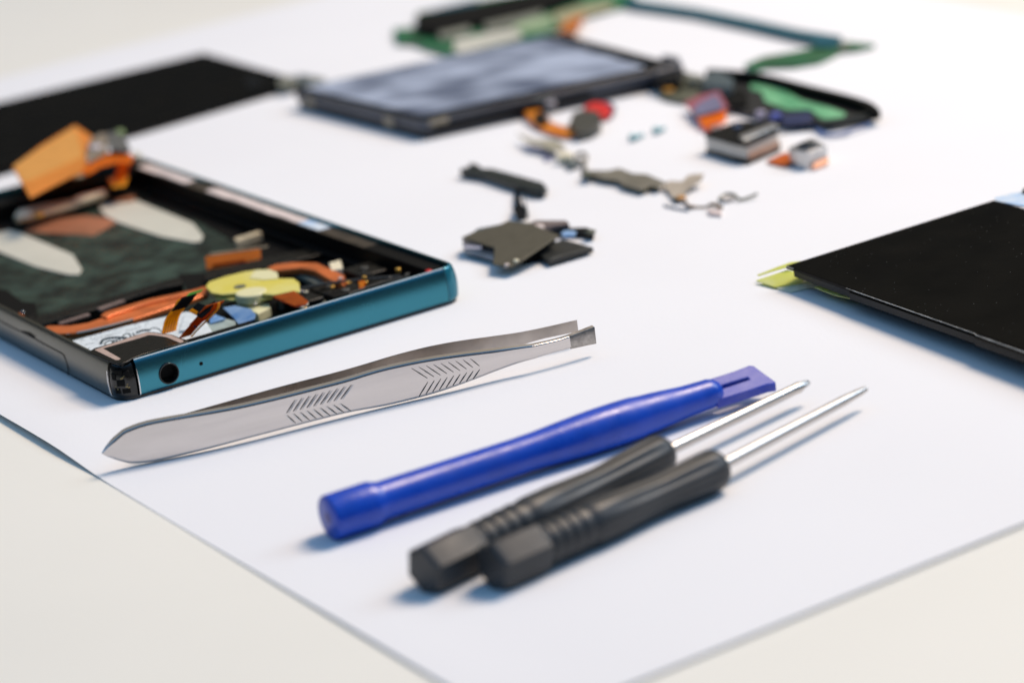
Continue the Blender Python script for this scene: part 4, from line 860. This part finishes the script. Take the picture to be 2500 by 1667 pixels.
pc = thing('spring_clip', 'sand coloured wavy clip with a small copper spot at the end of the grey bracket', 'metal clip', (*at('c5', 540, 1180)[:2], ZP))
MB().poly3('c5', [(380, 1150, 1.2), (440, 1115, 1.4), (540, 1120, 1.6), (590, 1070, 2.4), (640, 1060, 2.6), (715, 1060, 2.6), (690, 1110, 2.2), (620, 1150, 1.8), (570, 1190, 1.6), (560, 1260, 1.2), (470, 1260, 1.0), (430, 1200, 1.1)], .3).build('leaf', M_sand, pc)
MB().disc(at('c5', 530, 1240, 1.6), 1.0, 1.0, 1.6, 16).build('copper_spot', mat('copper_spot', (.62, .3, .08), .4, .3), pc, bevel=.2)
MB().disc(at('c5', 490, 1250, 1.3), .7, .5, 1.3, 16).build('dark_foot', M_oliveb, pc, bevel=.2)
MB().tube(bezier([at('c5', 395, 1310, .5), at('c5', 480, 1335, .45), at('c5', 590, 1355, .45)], 4), .25, 6).build('grey_wire', mat('pale_wire', (.5, .52, .55), .4, .5), pc)

wc = thing('wire_clip', 'tiny bent wire clip at the right hand end of the bracket row', 'wire clip', (*at('c5', 820, 1290)[:2], ZP))
MB().tube(bezier([at('c5', *q) for q in ((560, 1260, .8), (590, 1320, .6), (640, 1325, .6), (720, 1325, .6), (790, 1305, 1.0), (855, 1330, .6))], 5), [.3]*6+[.5]*4+[.25]*8+[.45]*8, 8).build('lower_wire', mat('brown_wire', (.26, .19, .13), .45, .4), wc)
MB().tube(bezier([at('c5', *q) for q in ((835, 1265, .7), (880, 1225, 1.0), (950, 1225, 1.2), (1000, 1265, .7), (1070, 1250, .8), (1140, 1220, 1.2))], 5), .32, 8).build('upper_wire', M_shield, wc)
MB().poly('c5', [(850, 1250), (890, 1215), (970, 1225), (940, 1255), (880, 1270)], 1.0, .5).build('pale_tab', mat('pale_tab', (.62, .58, .55), .5, .3), wc)
MB().poly('c5', [(740, 1345), (850, 1345), (850, 1385), (760, 1375)], .8, ZP).build('rose_tab', mat('rose_tab', (.66, .55, .52), .5), wc)

# ------------------------------------------------------------------ black strip with ribbon, olive bracket, black plate
bs = thing('rubber_strip', 'long black rubber strip with a knobbed end and a thin dark ribbon tail', 'black strip', (*at('c4', 600, 830)[:2], ZP))
st_pts = [(232, 755), (300, 742), (310, 708), (375, 715), (425, 752), (500, 752), (640, 790), (900, 862), (932, 900), (905, 930), (820, 925), (600, 858), (430, 800), (340, 785), (255, 775)]
MB().poly('c4', st_pts, 2.3, .5).build('strip', mat('dark_rubber', (.012, .018, .018), .4, rvar=.1), bs, bevel=.45, seg=3)
rib = bezier([at('c4', *q) for q in ((684, 895, 1.2), (690, 960, 1.0), (705, 1040, 1.4), (722, 1110, 2.2), (735, 1165, 3.0))], 6)
MB().ribbon(rib, [.8]*8+[1.4]*6+[2.6]*6+[2.2]*5, .25).build('ribbon', M_blkgloss, bs)
MB().ribbon([p + Vector((1.4, 0, .3)) for p in rib[8:]], [.3]*17, .2).build('ribbon_edge', M_slate, bs)

ob = thing('steel_bracket', 'olive grey pentagon shaped steel bracket with two bright rivets, beside the phone corner', 'metal bracket', (*at('c4', 640, 1400)[:2], ZP))
zo = 4.2
MB().poly3('c4', [(250, 1305, zo-.4), (345, 1265, zo), (560, 1200, zo), (625, 1170, zo+.2), (800, 1190, zo+.3), (1032, 1288, zo), (740, 1480, zo-1.2), (640, 1540, zo-1.8), (500, 1515, zo-1.7), (515, 1385, zo-1)], .35).build('plate', M_olive, ob, bevel=.1)
MB().poly('c4', [(255, 1340), (330, 1320), (500, 1380), (540, 1440), (500, 1452), (270, 1392)], 2.2, 1.0).build('lower_lip', mat('steel_blue_lip', (.12, .17, .24), .3, .7, var=.3), ob, bevel=.15)
MB().poly('c4', [(255, 1320), (400, 1340), (410, 1380), (270, 1370)], 2.9, 2.22).build('bright_fold', mat('lilac_steel', (.66, .62, .70), .25, .8), ob, bevel=.1)
MB().poly('c4', [(800, 1300), (1000, 1310), (900, 1400), (760, 1440), (620, 1400)], 2.4, ZP).build('spacer', M_blkmatt, ob, bevel=.2)
MB().poly('c4', [(340, 1268), (380, 1235), (560, 1200), (560, 1215)], zo-.5, 1.4).build('back_fold', M_slate, ob)
MB().disc(at('c4', 685, 1493, 2.9), .5, 2.4, 3.2, 16).build('rivet', M_cream, ob, bevel=.2)
MB().disc(at('c4', 612, 1528, 2.4), .5, 1.9, 2.7, 16).build('rivet', M_pad, ob, bevel=.2)

bpz = thing('black_plate', 'thin black rectangular plate half under the olive bracket', 'black plate', (*at('c4', 1060, 1400)[:2], ZP))
MB().poly('c4', [(820, 1410), (1062, 1318), (1302, 1385), (950, 1492)], 1.6, .6).build('plate', mat('charcoal_plate', (.022, .024, .022), .45, var=.3, rvar=.1), bpz, bevel=.12)
MB().poly('c4', [(980, 1465), (1260, 1385), (1285, 1390), (960, 1485)], 1.75, 1.62).build('raised_edge', M_greydk, bpz)
MB().poly('c4', [(860, 1405), (1040, 1330), (1200, 1375), (960, 1450)], .58, ZP).build('foot', M_blkmatt, bpz)
cf = thing('flex_connector', 'dark elongated connector with a bright bead behind the olive bracket', 'connector', (*at('c4', 1080, 1230)[:2], ZP))
MB().poly('c4', [(790, 1190), (840, 1168), (1085, 1168), (1110, 1190), (900, 1225)], 2.6, 1.2).build('slat', mat('rose_grey_slat', (.20, .16, .15), .45, .3), cf, bevel=.15)
MB().poly('c4', [(880, 1225), (960, 1200), (1130, 1225), (1250, 1222), (1308, 1245), (1300, 1278), (1200, 1262), (1050, 1260), (920, 1258)], 1.6, ZP).build('strip', M_blk, cf, bevel=.3)
MB().disc(at('c4', 862, 1208, 3.2), 1.2, 1.5, 3.2, 18).build('bead', M_pad, cf, bevel=.4)
MB().poly('c4', [(1040, 1270), (1080, 1248), (1165, 1255), (1150, 1285), (1070, 1295)], 2.2, 1.62).build('blue_film', M_bluefoil, cf, bevel=.1)
MB().disc(at('c4', 1280, 1250, 2.3), 1.1, 1.62, 2.3, 18).build('end_knob', M_oliveb, cf, bevel=.3)

# ------------------------------------------------------------------ lights, world, camera
w = bpy.data.worlds.new('World'); scene.world = w; w.use_nodes = True; nt = w.node_tree; bg = nt.nodes['Background']
tc = nt.nodes.new('ShaderNodeTexCoord'); sp = nt.nodes.new('ShaderNodeSeparateXYZ'); rp = nt.nodes.new('ShaderNodeValToRGB')
nt.links.new(tc.outputs['Generated'], sp.inputs['Vector']); nt.links.new(sp.outputs['Z'], rp.inputs['Fac'])
e = rp.color_ramp.elements; e[0].position = 0.0; e[0].color = (.06, .06, .06, 1); e[1].position = 1.0; e[1].color = (.30, .64, 1.12, 1)
x = e.new(.30); x.color = (.08, .10, .12, 1); x = e.new(.55); x.color = (.20, .50, .92, 1)
rw = nt.nodes.new('ShaderNodeValToRGB'); nt.links.new(sp.outputs['Z'], rw.inputs['Fac'])
e2_ = rw.color_ramp.elements; e2_[0].position = 0; e2_[0].color = (.05, .05, .05, 1); e2_[1].position = 1; e2_[1].color = (.60, .66, .70, 1)
x = e2_.new(.30); x.color = (.07, .08, .09, 1); x = e2_.new(.45); x.color = (.75, .66, .50, 1); x = e2_.new(.8); x.color = (.52, .52, .50, 1)
mr = nt.nodes.new('ShaderNodeMapRange'); mr.interpolation_type = 'SMOOTHSTEP'; mr.inputs['From Min'].default_value = .05; mr.inputs['From Max'].default_value = .75
nt.links.new(sp.outputs['Y'], mr.inputs['Value']); mxw = nt.nodes.new('ShaderNodeMix'); mxw.data_type = 'RGBA'
nt.links.new(mr.outputs['Result'], mxw.inputs[0]); nt.links.new(rp.outputs['Color'], mxw.inputs[6]); nt.links.new(rw.outputs['Color'], mxw.inputs[7]); nt.links.new(mxw.outputs[2], bg.inputs['Color'])
bg.inputs['Strength'].default_value = .60

tgt = Vector((0, 440, 0))
def area(name, az, el, dist, size, power, col, sy=None):
    L = bpy.data.lights.new(name, 'AREA'); L.shape = 'RECTANGLE'; L.size = size*MM; L.size_y = (sy or size)*MM; L.energy = power; L.color = col
    o = bpy.data.objects.new(name, L); COL.objects.link(o)
    d = Vector((math.cos(math.radians(az))*math.cos(math.radians(el)), math.sin(math.radians(az))*math.cos(math.radians(el)), math.sin(math.radians(el))))
    o.location = (tgt + d*dist)*MM; o.rotation_euler = (-d).to_track_quat('-Z', 'Y').to_euler(); return o
area('key_lamp', 30, 57, 1200, 400, 14.5, (1.0, .795, .60))
area('window_lamp', 20, 36, 1100, 450, 3.3, (.62, .80, 1.0))

cam = bpy.data.cameras.new('camera'); co_ = bpy.data.objects.new('camera', cam); COL.objects.link(co_); scene.camera = co_
c, s = math.cos(ROLL), math.sin(ROLL); cp, sp_ = math.cos(PITCH), math.sin(PITCH)
right = Vector((c, s*sp_, s*cp)); up = Vector((-s, c*sp_, c*cp)); back = Vector((0, -cp, sp_))
Mx = Matrix((right, up, back)).transposed().to_4x4(); Mx.translation = Vector((0, 0, CAM_H))*MM; co_.matrix_world = Mx
cam.sensor_width = 36; cam.lens = F_PX/2500*36; cam.clip_start = .01; cam.clip_end = 20
fp = at('o', 1000, 905, 3); cam.dof.use_dof = True
cam.dof.focus_distance = (fp - Vector((0, 0, CAM_H))).dot(-back)*MM
cam.dof.aperture_fstop = 13.0; cam.dof.aperture_blades = 0
print('focus', cam.dof.focus_distance)

scene.view_settings.view_transform = 'Standard'; scene.view_settings.look = 'None'; scene.view_settings.gamma = 1
scene.view_settings.exposure = 0.04
for o in bpy.data.objects:
    if '_o' in o: del o['_o']
scene.render.engine = 'CYCLES'; scene.cycles.use_denoising = True; scene.cycles.max_bounces = 8
